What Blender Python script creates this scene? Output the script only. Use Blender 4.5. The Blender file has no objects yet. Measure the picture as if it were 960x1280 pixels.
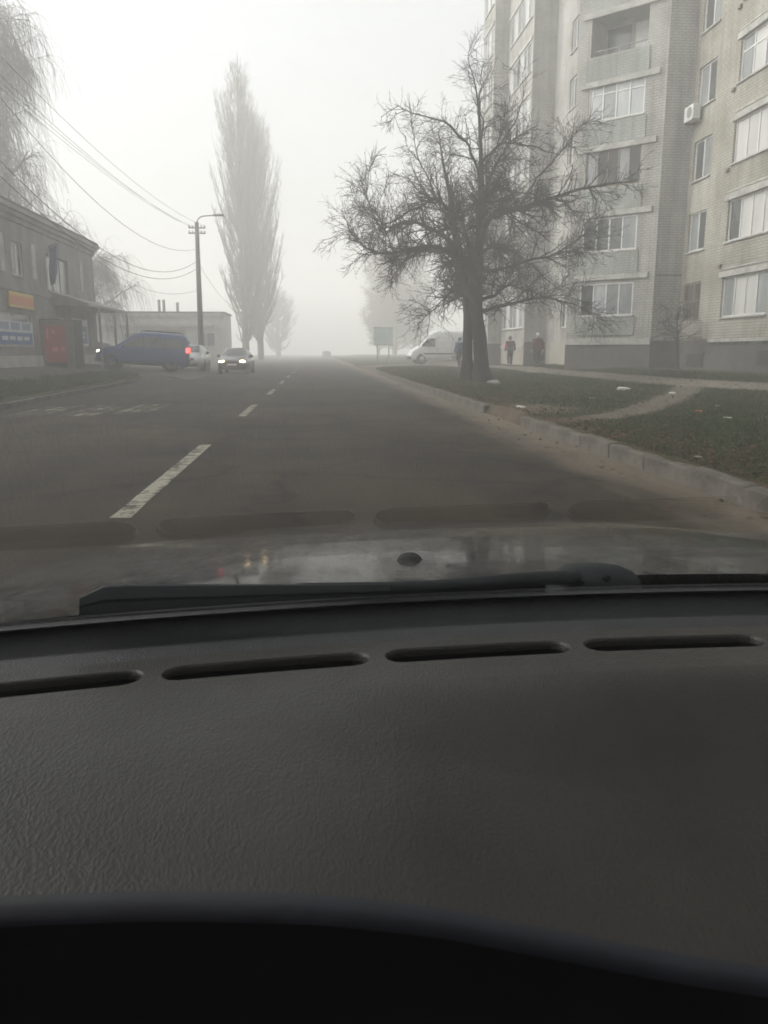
import bpy, bmesh, math, random
import numpy as np
from mathutils import Vector, Matrix

S = bpy.context.scene
COL = S.collection
rnd = random.Random(7)
rg = np.random.default_rng(11)
R = math.radians

# ------------------------------------------------------------------ camera
EYE = np.array([0.0, 0.0, 1.2])
YAW, PITCH = R(4.93), R(-11.31)
cam_d = bpy.data.cameras.new('camera')
cam = bpy.data.objects.new('camera', cam_d)
COL.objects.link(cam)
cam.location = EYE
cam.rotation_euler = (R(90) + PITCH, 0, -YAW)
cam_d.sensor_fit = 'VERTICAL'
cam_d.sensor_height = 36.0
cam_d.lens = 28.125
cam_d.clip_start = 0.02
cam_d.clip_end = 2000
cam_d.dof.use_dof = True
cam_d.dof.focus_distance = 1.6
cam_d.dof.aperture_fstop = 14
S.camera = cam

# ------------------------------------------------------------------ sky, sun, exposure
SUN_EL, SUN_AZ = R(32), R(283)          # azimuth clockwise from +Y: left of the road, a little ahead
W = bpy.data.worlds.new('World')
S.world = W
W.use_nodes = True
wn, wl = W.node_tree.nodes, W.node_tree.links
wn.clear()
sky = wn.new('ShaderNodeTexSky')
sky.sky_type = 'NISHITA'
sky.sun_disc = False
sky.sun_elevation = SUN_EL
sky.sun_rotation = SUN_AZ
sky.air_density = 1.0
sky.dust_density = 4.0
hs = wn.new('ShaderNodeHueSaturation')
hs.inputs['Saturation'].default_value = 0.10
bgn = wn.new('ShaderNodeBackground')
bgn.inputs['Strength'].default_value = 0.08
wo = wn.new('ShaderNodeOutputWorld')
wl.new(sky.outputs[0], hs.inputs['Color'])
# closed cloud cover: brightness rises from horizon to zenith as (1 + 2 sin h) / 3
wtc = wn.new('ShaderNodeTexCoord'); wsp = wn.new('ShaderNodeSeparateXYZ'); wmr = wn.new('ShaderNodeMapRange')
wmr.inputs[1].default_value = 0.0; wmr.inputs[2].default_value = 1.0; wmr.inputs[3].default_value = 0.8; wmr.inputs[4].default_value = 2.4
wmx = wn.new('ShaderNodeMix'); wmx.data_type = 'RGBA'; wmx.blend_type = 'MULTIPLY'; wmx.inputs[0].default_value = 1.0
wl.new(wtc.outputs['Generated'], wsp.inputs[0]); wl.new(wsp.outputs['Z'], wmr.inputs[0])
wl.new(hs.outputs[0], wmx.inputs[6]); wl.new(wmr.outputs[0], wmx.inputs[7])
wl.new(wmx.outputs[2], bgn.inputs['Color'])
wl.new(bgn.outputs[0], wo.inputs['Surface'])
sd = bpy.data.lights.new('sun', 'SUN')
sd.energy = 1.5
sd.angle = R(60)
sd.color = (1.0, 0.92, 0.82)
sun = bpy.data.objects.new('sun', sd)
COL.objects.link(sun)
sdir = Vector((math.sin(SUN_AZ) * math.cos(SUN_EL), math.cos(SUN_AZ) * math.cos(SUN_EL), math.sin(SUN_EL)))
sun.rotation_euler = sdir.to_track_quat('Z', 'Y').to_euler()
sun.location = (-30, 20, 60)
S.view_settings.view_transform = 'Standard'
S.view_settings.look = 'None'
S.view_settings.gamma = 1.0
S.view_settings.use_curve_mapping = False
S.view_settings.exposure = 1.38
S.render.engine = 'CYCLES'
S.cycles.use_denoising = True
S.cycles.volume_bounces = 4
S.cycles.max_bounces = 8
S.cycles.diffuse_bounces = 3
S.cycles.glossy_bounces = 3
S.cycles.transparent_max_bounces = 12
S.cycles.sample_clamp_indirect = 6.0
S.cycles.caustics_reflective = False
S.cycles.caustics_refractive = False

# ------------------------------------------------------------------ pixel helpers (pixels of the 960 x 1280 photograph)
_F = np.array([math.sin(YAW) * math.cos(PITCH), math.cos(YAW) * math.cos(PITCH), math.sin(PITCH)])
_R = np.array([math.cos(YAW), -math.sin(YAW), 0.0])
_U = np.cross(_R, _F)
def ray(x, y): return _F + _R * (x - 480) / 1000.0 - _U * (y - 640) / 1000.0
def hit(x, y, n, d):
    r = ray(x, y); n = np.array(n, float)
    return EYE + r * ((d - n @ EYE) / (n @ r))
def PX(x, y, X): return hit(x, y, (1, 0, 0), X)
def PY(x, y, Y): return hit(x, y, (0, 1, 0), Y)
def PZ(x, y, Z): return hit(x, y, (0, 0, 1), Z)

# ------------------------------------------------------------------ materials
def mat(name, col, rough=0.8, var=None, scale=4.0, bump=0.0, bscale=None, metallic=0.0, spec=0.5, coat=0.0,
        detail=5.0, emit=None, estr=0.0, lo=0.35, hi=0.65, stretch=(1, 1, 1)):
    m = bpy.data.materials.new(name)
    m.use_nodes = True
    nt = m.node_tree; n, l = nt.nodes, nt.links
    b = n['Principled BSDF']
    b.inputs['Base Color'].default_value = (*col, 1)
    b.inputs['Roughness'].default_value = rough
    b.inputs['Metallic'].default_value = metallic
    b.inputs['Specular IOR Level'].default_value = spec if rough < .75 or spec != .5 else .1
    b.inputs['Coat Weight'].default_value = coat
    if emit:
        b.inputs['Emission Color'].default_value = (*emit, 1)
        b.inputs['Emission Strength'].default_value = estr
    if var or bump:
        tc = n.new('ShaderNodeTexCoord')
        mp = n.new('ShaderNodeMapping'); mp.inputs['Scale'].default_value = stretch
        l.new(tc.outputs['Object'], mp.inputs['Vector'])
    if var:
        t = n.new('ShaderNodeTexNoise'); t.inputs['Scale'].default_value = scale; t.inputs['Detail'].default_value = detail
        t.inputs['Roughness'].default_value = 0.65
        l.new(mp.outputs[0], t.inputs['Vector'])
        r = n.new('ShaderNodeValToRGB')
        r.color_ramp.elements[0].position = lo; r.color_ramp.elements[0].color = (*var, 1)
        r.color_ramp.elements[1].position = hi; r.color_ramp.elements[1].color = (*col, 1)
        l.new(t.outputs[0], r.inputs[0]); l.new(r.outputs[0], b.inputs['Base Color'])
    if bump:
        t2 = n.new('ShaderNodeTexNoise'); t2.inputs['Scale'].default_value = bscale or scale * 4; t2.inputs['Detail'].default_value = 6
        l.new(mp.outputs[0], t2.inputs['Vector'])
        bm = n.new('ShaderNodeBump'); bm.inputs['Strength'].default_value = bump; bm.inputs['Distance'].default_value = 0.02
        l.new(t2.outputs[0], bm.inputs['Height']); l.new(bm.outputs[0], b.inputs['Normal'])
    return m

def brick_mat(name, c1, c2, mortar, stain):
    m = bpy.data.materials.new(name); m.use_nodes = True
    nt = m.node_tree; n, l = nt.nodes, nt.links
    b = n['Principled BSDF']; b.inputs['Roughness'].default_value = 0.9; b.inputs['Specular IOR Level'].default_value = 0.08
    uv = n.new('ShaderNodeUVMap'); uv.uv_map = 'UVMap'
    br = n.new('ShaderNodeTexBrick')
    br.inputs['Scale'].default_value = 1.0
    br.inputs['Brick Width'].default_value = 0.26
    br.inputs['Row Height'].default_value = 0.1
    br.inputs['Mortar Size'].default_value = 0.011
    br.inputs['Mortar Smooth'].default_value = 0.2
    br.inputs['Color1'].default_value = (*c1, 1); br.inputs['Color2'].default_value = (*c2, 1); br.inputs['Mortar'].default_value = (*mortar, 1)
    l.new(uv.outputs[0], br.inputs['Vector'])
    no = n.new('ShaderNodeTexNoise'); no.inputs['Scale'].default_value = 0.6; no.inputs['Detail'].default_value = 7
    l.new(uv.outputs[0], no.inputs['Vector'])
    rp = n.new('ShaderNodeValToRGB')
    rp.color_ramp.elements[0].position = 0.38; rp.color_ramp.elements[0].color = (*stain, 1)
    rp.color_ramp.elements[1].position = 0.6; rp.color_ramp.elements[1].color = (1, 1, 1, 1)
    l.new(no.outputs[0], rp.inputs[0])
    mp2 = n.new('ShaderNodeMapping'); mp2.inputs['Scale'].default_value = (2.2, .16, 1); l.new(uv.outputs[0], mp2.inputs['Vector'])
    n3 = n.new('ShaderNodeTexNoise'); n3.inputs['Scale'].default_value = 1.0; n3.inputs['Detail'].default_value = 8; n3.inputs['Roughness'].default_value = .7; l.new(mp2.outputs[0], n3.inputs['Vector'])
    r3 = n.new('ShaderNodeValToRGB'); r3.color_ramp.elements[0].position = .34; r3.color_ramp.elements[0].color = (.66, .65, .63, 1); r3.color_ramp.elements[1].position = .54; r3.color_ramp.elements[1].color = (1, 1, 1, 1)
    l.new(n3.outputs[0], r3.inputs[0])
    m3 = n.new('ShaderNodeMix'); m3.data_type = 'RGBA'; m3.blend_type = 'MULTIPLY'; m3.inputs[0].default_value = 1.0
    l.new(br.outputs['Color'], m3.inputs[6]); l.new(r3.outputs[0], m3.inputs[7])
    mx = n.new('ShaderNodeMix'); mx.data_type = 'RGBA'; mx.blend_type = 'MULTIPLY'; mx.inputs[0].default_value = 1.0
    l.new(m3.outputs[2], mx.inputs[6]); l.new(rp.outputs[0], mx.inputs[7])
    l.new(mx.outputs[2], b.inputs['Base Color'])
    bm = n.new('ShaderNodeBump'); bm.inputs['Strength'].default_value = 0.6; bm.inputs['Distance'].default_value = 0.01; bm.invert = True
    l.new(br.outputs['Fac'], bm.inputs['Height']); l.new(bm.outputs[0], b.inputs['Normal'])
    return m

def blend_mat(name, layers, rough=0.9, bump=0.5, bscale=30.0):
    """base colour pair, then (attribute, dark, light, noise scale) layers mixed in by a mesh attribute roughened with noise"""
    m = bpy.data.materials.new(name); m.use_nodes = True
    nt = m.node_tree; n, l = nt.nodes, nt.links
    b = n['Principled BSDF']; b.inputs['Roughness'].default_value = rough; b.inputs['Specular IOR Level'].default_value = 0.06
    tc = n.new('ShaderNodeTexCoord')
    def pair(dark, light, sc):
        t = n.new('ShaderNodeTexNoise'); t.inputs['Scale'].default_value = sc; t.inputs['Detail'].default_value = 8; t.inputs['Roughness'].default_value = 0.7
        l.new(tc.outputs['Object'], t.inputs['Vector'])
        r = n.new('ShaderNodeValToRGB')
        r.color_ramp.elements[0].position = 0.36; r.color_ramp.elements[0].color = (*dark, 1)
        r.color_ramp.elements[1].position = 0.66; r.color_ramp.elements[1].color = (*light, 1)
        l.new(t.outputs[0], r.inputs[0]); return r.outputs[0]
    cur = pair(*layers[0][1:])
    for at, dark, light, sc in layers[1:]:
        c = pair(dark, light, sc)
        a = n.new('ShaderNodeAttribute'); a.attribute_name = at
        t = n.new('ShaderNodeTexNoise'); t.inputs['Scale'].default_value = 3.0; t.inputs['Detail'].default_value = 8; t.inputs['Roughness'].default_value = 0.75
        l.new(tc.outputs['Object'], t.inputs['Vector'])
        ad = n.new('ShaderNodeMath'); ad.operation = 'ADD'; l.new(a.outputs['Fac'], ad.inputs[0]); l.new(t.outputs[0], ad.inputs[1])
        mr = n.new('ShaderNodeMapRange'); mr.inputs[1].default_value = 0.85; mr.inputs[2].default_value = 1.15
        l.new(ad.outputs[0], mr.inputs[0])
        mx = n.new('ShaderNodeMix'); mx.data_type = 'RGBA'
        l.new(mr.outputs[0], mx.inputs[0]); l.new(cur, mx.inputs[6]); l.new(c, mx.inputs[7]); cur = mx.outputs[2]
    l.new(cur, b.inputs['Base Color'])
    t2 = n.new('ShaderNodeTexNoise'); t2.inputs['Scale'].default_value = bscale; t2.inputs['Detail'].default_value = 8
    l.new(tc.outputs['Object'], t2.inputs['Vector'])
    bm = n.new('ShaderNodeBump'); bm.inputs['Strength'].default_value = bump; bm.inputs['Distance'].default_value = 0.03
    l.new(t2.outputs[0], bm.inputs['Height']); l.new(bm.outputs[0], b.inputs['Normal'])
    return m

def road_mat():
    m = bpy.data.materials.new('asphalt'); m.use_nodes = True
    nt = m.node_tree; n, l = nt.nodes, nt.links
    b = n['Principled BSDF']; b.inputs['Specular IOR Level'].default_value = 0.07
    tc = n.new('ShaderNodeTexCoord')
    def noise(sc, det=6, st=(1, 1, 1)):
        mp = n.new('ShaderNodeMapping'); mp.inputs['Scale'].default_value = st
        l.new(tc.outputs['Object'], mp.inputs['Vector'])
        t = n.new('ShaderNodeTexNoise'); t.inputs['Scale'].default_value = sc; t.inputs['Detail'].default_value = det; t.inputs['Roughness'].default_value = 0.7
        l.new(mp.outputs[0], t.inputs['Vector']); return t.outputs[0]
    def ramp(v, p0, c0, p1, c1):
        r = n.new('ShaderNodeValToRGB')
        r.color_ramp.elements[0].position = p0; r.color_ramp.elements[0].color = (*c0, 1)
        r.color_ramp.elements[1].position = p1; r.color_ramp.elements[1].color = (*c1, 1)
        l.new(v, r.inputs[0]); return r.outputs[0]
    def mix(f, a, c, mode='MIX'):
        x = n.new('ShaderNodeMix'); x.data_type = 'RGBA'; x.blend_type = mode
        if isinstance(f, float): x.inputs[0].default_value = f
        else: l.new(f, x.inputs[0])
        l.new(a, x.inputs[6]); l.new(c, x.inputs[7]); return x.outputs[2]
    base = ramp(noise(.9, 9, (1, .16, 1)), .32, (.0165, .0140, .011), .68, (.034, .0288, .0222))
    base = mix(1.0, base, ramp(noise(.22, 4), .42, (.72, .72, .72), .56, (1.12, 1.1, 1.06)), 'MULTIPLY')
    fine = ramp(noise(45.0, 5), .3, (.55, .55, .55), .72, (1.55, 1.52, 1.45))
    c = mix(1.0, base, fine, 'MULTIPLY')
    # cracks
    vo = n.new('ShaderNodeTexVoronoi'); vo.feature = 'DISTANCE_TO_EDGE'; vo.inputs['Scale'].default_value = 0.35
    wv = n.new('ShaderNodeMapping'); l.new(tc.outputs['Object'], wv.inputs['Vector'])
    dn = n.new('ShaderNodeTexNoise'); dn.inputs['Scale'].default_value = 1.5; dn.inputs['Detail'].default_value = 6
    l.new(tc.outputs['Object'], dn.inputs['Vector'])
    va = n.new('ShaderNodeVectorMath'); va.operation = 'ADD'; l.new(wv.outputs[0], va.inputs[0]); l.new(dn.outputs['Color'], va.inputs[1])
    l.new(va.outputs[0], vo.inputs['Vector'])
    cr = ramp(vo.outputs['Distance'], .0, (.45, .45, .45), .03, (1, 1, 1))
    c = mix(1.0, c, cr, 'MULTIPLY')
    # sand washed against the right kerb
    sx = n.new('ShaderNodeSeparateXYZ'); l.new(tc.outputs['Object'], sx.inputs[0])
    mr = n.new('ShaderNodeMapRange'); mr.inputs[1].default_value = 1.9; mr.inputs[2].default_value = 3.4; l.new(sx.outputs['X'], mr.inputs[0])
    ad = n.new('ShaderNodeMath'); ad.operation = 'ADD'; l.new(mr.outputs[0], ad.inputs[0]); l.new(noise(1.3, 8, (1, .3, 1)), ad.inputs[1])
    m2 = n.new('ShaderNodeMapRange'); m2.inputs[1].default_value = 0.95; m2.inputs[2].default_value = 1.35; l.new(ad.outputs[0], m2.inputs[0])
    sand = ramp(noise(14.0, 8), .3, (.07, .057, .043), .7, (.135, .112, .084))
    c = mix(m2.outputs[0], c, sand)
    l.new(c, b.inputs['Base Color'])
    rr = n.new('ShaderNodeMapRange'); rr.inputs[3].default_value = 0.6; rr.inputs[4].default_value = 0.9; l.new(noise(.5, 6), rr.inputs[0])
    l.new(rr.outputs[0], b.inputs['Roughness'])
    bm = n.new('ShaderNodeBump'); bm.inputs['Strength'].default_value = 0.35; bm.inputs['Distance'].default_value = 0.01
    l.new(noise(110.0, 3), bm.inputs['Height']); l.new(bm.outputs[0], b.inputs['Normal'])
    return m

def paint_mat(name, thr, sc=5.0):
    m = bpy.data.materials.new(name); m.use_nodes = True
    nt = m.node_tree; n, l = nt.nodes, nt.links
    b = n['Principled BSDF']; b.inputs['Roughness'].default_value = 0.75; b.inputs['Specular IOR Level'].default_value = 0.08
    tc = n.new('ShaderNodeTexCoord')
    t = n.new('ShaderNodeTexNoise'); t.inputs['Scale'].default_value = sc; t.inputs['Detail'].default_value = 9; t.inputs['Roughness'].default_value = 0.78
    l.new(tc.outputs['Object'], t.inputs['Vector'])
    r = n.new('ShaderNodeValToRGB')
    r.color_ramp.elements[0].position = thr - .03; r.color_ramp.elements[0].color = (.030, .027, .022, 1)
    r.color_ramp.elements[1].position = thr + .07; r.color_ramp.elements[1].color = (.22, .21, .17, 1)
    l.new(t.outputs[0], r.inputs[0]); l.new(r.outputs[0], b.inputs['Base Color'])
    return m

def leather_mat():
    m = bpy.data.materials.new('grained_dash_plastic'); m.use_nodes = True
    nt = m.node_tree; n, l = nt.nodes, nt.links
    b = n['Principled BSDF']
    b.inputs['Base Color'].default_value = (.062, .058, .051, 1); b.inputs['Roughness'].default_value = 0.5; b.inputs['Specular IOR Level'].default_value = 0.20
    tc = n.new('ShaderNodeTexCoord')
    mp = n.new('ShaderNodeMapping'); mp.inputs['Scale'].default_value = (1, .55, 1)
    l.new(tc.outputs['Object'], mp.inputs['Vector'])
    dn = n.new('ShaderNodeTexNoise'); dn.inputs['Scale'].default_value = 90; dn.inputs['Detail'].default_value = 3
    l.new(mp.outputs[0], dn.inputs['Vector'])
    sc = n.new('ShaderNodeVectorMath'); sc.operation = 'SCALE'; sc.inputs['Scale'].default_value = 0.012; l.new(dn.outputs['Color'], sc.inputs[0])
    va = n.new('ShaderNodeVectorMath'); va.operation = 'ADD'; l.new(mp.outputs[0], va.inputs[0]); l.new(sc.outputs[0], va.inputs[1])
    vo = n.new('ShaderNodeTexVoronoi'); vo.inputs['Scale'].default_value = 400; l.new(va.outputs[0], vo.inputs['Vector'])
    no = n.new('ShaderNodeTexNoise'); no.inputs['Scale'].default_value = 60; no.inputs['Detail'].default_value = 5; l.new(mp.outputs[0], no.inputs['Vector'])
    ad = n.new('ShaderNodeMath'); ad.operation = 'ADD'; l.new(vo.outputs['Distance'], ad.inputs[0]); l.new(no.outputs[0], ad.inputs[1])
    bm = n.new('ShaderNodeBump'); bm.inputs['Strength'].default_value = 0.35; bm.inputs['Distance'].default_value = 0.0012
    l.new(ad.outputs[0], bm.inputs['Height']); l.new(bm.outputs[0], b.inputs['Normal'])
    # dust
    d2 = n.new('ShaderNodeTexNoise'); d2.inputs['Scale'].default_value = 7; d2.inputs['Detail'].default_value = 8; l.new(tc.outputs['Object'], d2.inputs['Vector'])
    rp = n.new('ShaderNodeValToRGB')
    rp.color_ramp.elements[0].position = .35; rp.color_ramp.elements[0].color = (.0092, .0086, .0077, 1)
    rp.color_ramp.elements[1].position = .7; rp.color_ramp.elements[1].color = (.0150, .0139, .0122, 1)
    l.new(d2.outputs[0], rp.inputs[0]); l.new(rp.outputs[0], b.inputs['Base Color'])
    d3 = n.new('ShaderNodeTexNoise'); d3.inputs['Scale'].default_value = 5; d3.inputs['Detail'].default_value = 9; d3.inputs['Roughness'].default_value = .7; l.new(tc.outputs['Object'], d3.inputs['Vector'])
    rr = n.new('ShaderNodeMapRange'); rr.inputs[1].default_value = .3; rr.inputs[2].default_value = .7; rr.inputs[3].default_value = .34; rr.inputs[4].default_value = .56
    l.new(d3.outputs[0], rr.inputs[0]); l.new(rr.outputs[0], b.inputs['Roughness'])
    return m

def hood_mat():
    m = bpy.data.materials.new('dirty_grey_paint'); m.use_nodes = True
    nt = m.node_tree; n, l = nt.nodes, nt.links
    b = n['Principled BSDF']
    tc = n.new('ShaderNodeTexCoord')
    def noise(sc, st, det=8):
        mp = n.new('ShaderNodeMapping'); mp.inputs['Scale'].default_value = st
        l.new(tc.outputs['Object'], mp.inputs['Vector'])
        t = n.new('ShaderNodeTexNoise'); t.inputs['Scale'].default_value = sc; t.inputs['Detail'].default_value = det; t.inputs['Roughness'].default_value = 0.72
        l.new(mp.outputs[0], t.inputs['Vector']); return t.outputs[0]
    rp = n.new('ShaderNodeValToRGB')
    rp.color_ramp.elements[0].position = .42; rp.color_ramp.elements[0].color = (.012, .0118, .011, 1)
    rp.color_ramp.elements[1].position = .66; rp.color_ramp.elements[1].color = (.085, .080, .070, 1)
    l.new(noise(75, (1, .4, 1), 12), rp.inputs[0]); l.new(rp.outputs[0], b.inputs['Base Color'])
    mr = n.new('ShaderNodeMapRange'); mr.inputs[1].default_value = .35; mr.inputs[2].default_value = .65
    mr.inputs[3].default_value = 0.03; mr.inputs[4].default_value = 0.15
    l.new(noise(26, (1, .3, 1)), mr.inputs[0]); l.new(mr.outputs[0], b.inputs['Roughness'])
    sl = n.new('ShaderNodeMapRange'); sl.inputs[1].default_value = .36; sl.inputs[2].default_value = .64; sl.inputs[3].default_value = .05; sl.inputs[4].default_value = .30
    l.new(noise(42, (1, .22, 1)), sl.inputs[0]); l.new(sl.outputs[0], b.inputs['Specular IOR Level'])
    # drying water beads
    vo = n.new('ShaderNodeTexVoronoi'); vo.inputs['Scale'].default_value = 130; l.new(tc.outputs['Object'], vo.inputs['Vector'])
    vr = n.new('ShaderNodeMapRange'); vr.inputs[1].default_value = 0.0; vr.inputs[2].default_value = 0.35; vr.inputs[3].default_value = 1; vr.inputs[4].default_value = 0
    l.new(vo.outputs['Distance'], vr.inputs[0])
    bm = n.new('ShaderNodeBump'); bm.inputs['Strength'].default_value = 0.05; bm.inputs['Distance'].default_value = 0.0006
    l.new(vr.outputs[0], bm.inputs['Height']); l.new(bm.outputs[0], b.inputs['Normal'])
    return m

def glass_mat(name, tint=(.93, .95, .94), boost=1.0):
    m = bpy.data.materials.new(name); m.use_nodes = True
    nt = m.node_tree; n, l = nt.nodes, nt.links
    n.clear()
    o = n.new('ShaderNodeOutputMaterial'); t = n.new('ShaderNodeBsdfTransparent'); g = n.new('ShaderNodeBsdfGlossy')
    t.inputs[0].default_value = (*tint, 1); g.inputs['Roughness'].default_value = 0.0
    f = n.new('ShaderNodeFresnel')
    ge = n.new('ShaderNodeNewGeometry'); mi = n.new('ShaderNodeMapRange')      # the same thin pane seen from either face
    mi.inputs[3].default_value = 1.52; mi.inputs[4].default_value = 1 / 1.52
    l.new(ge.outputs['Backfacing'], mi.inputs[0]); l.new(mi.outputs[0], f.inputs['IOR'])
    mu = n.new('ShaderNodeMath'); mu.operation = 'MULTIPLY'; mu.inputs[1].default_value = boost; mu.use_clamp = True
    l.new(f.outputs[0], mu.inputs[0])
    x = n.new('ShaderNodeMixShader'); l.new(mu.outputs[0], x.inputs[0]); l.new(t.outputs[0], x.inputs[1]); l.new(g.outputs[0], x.inputs[2])
    l.new(x.outputs[0], o.inputs['Surface'])
    return m

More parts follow.
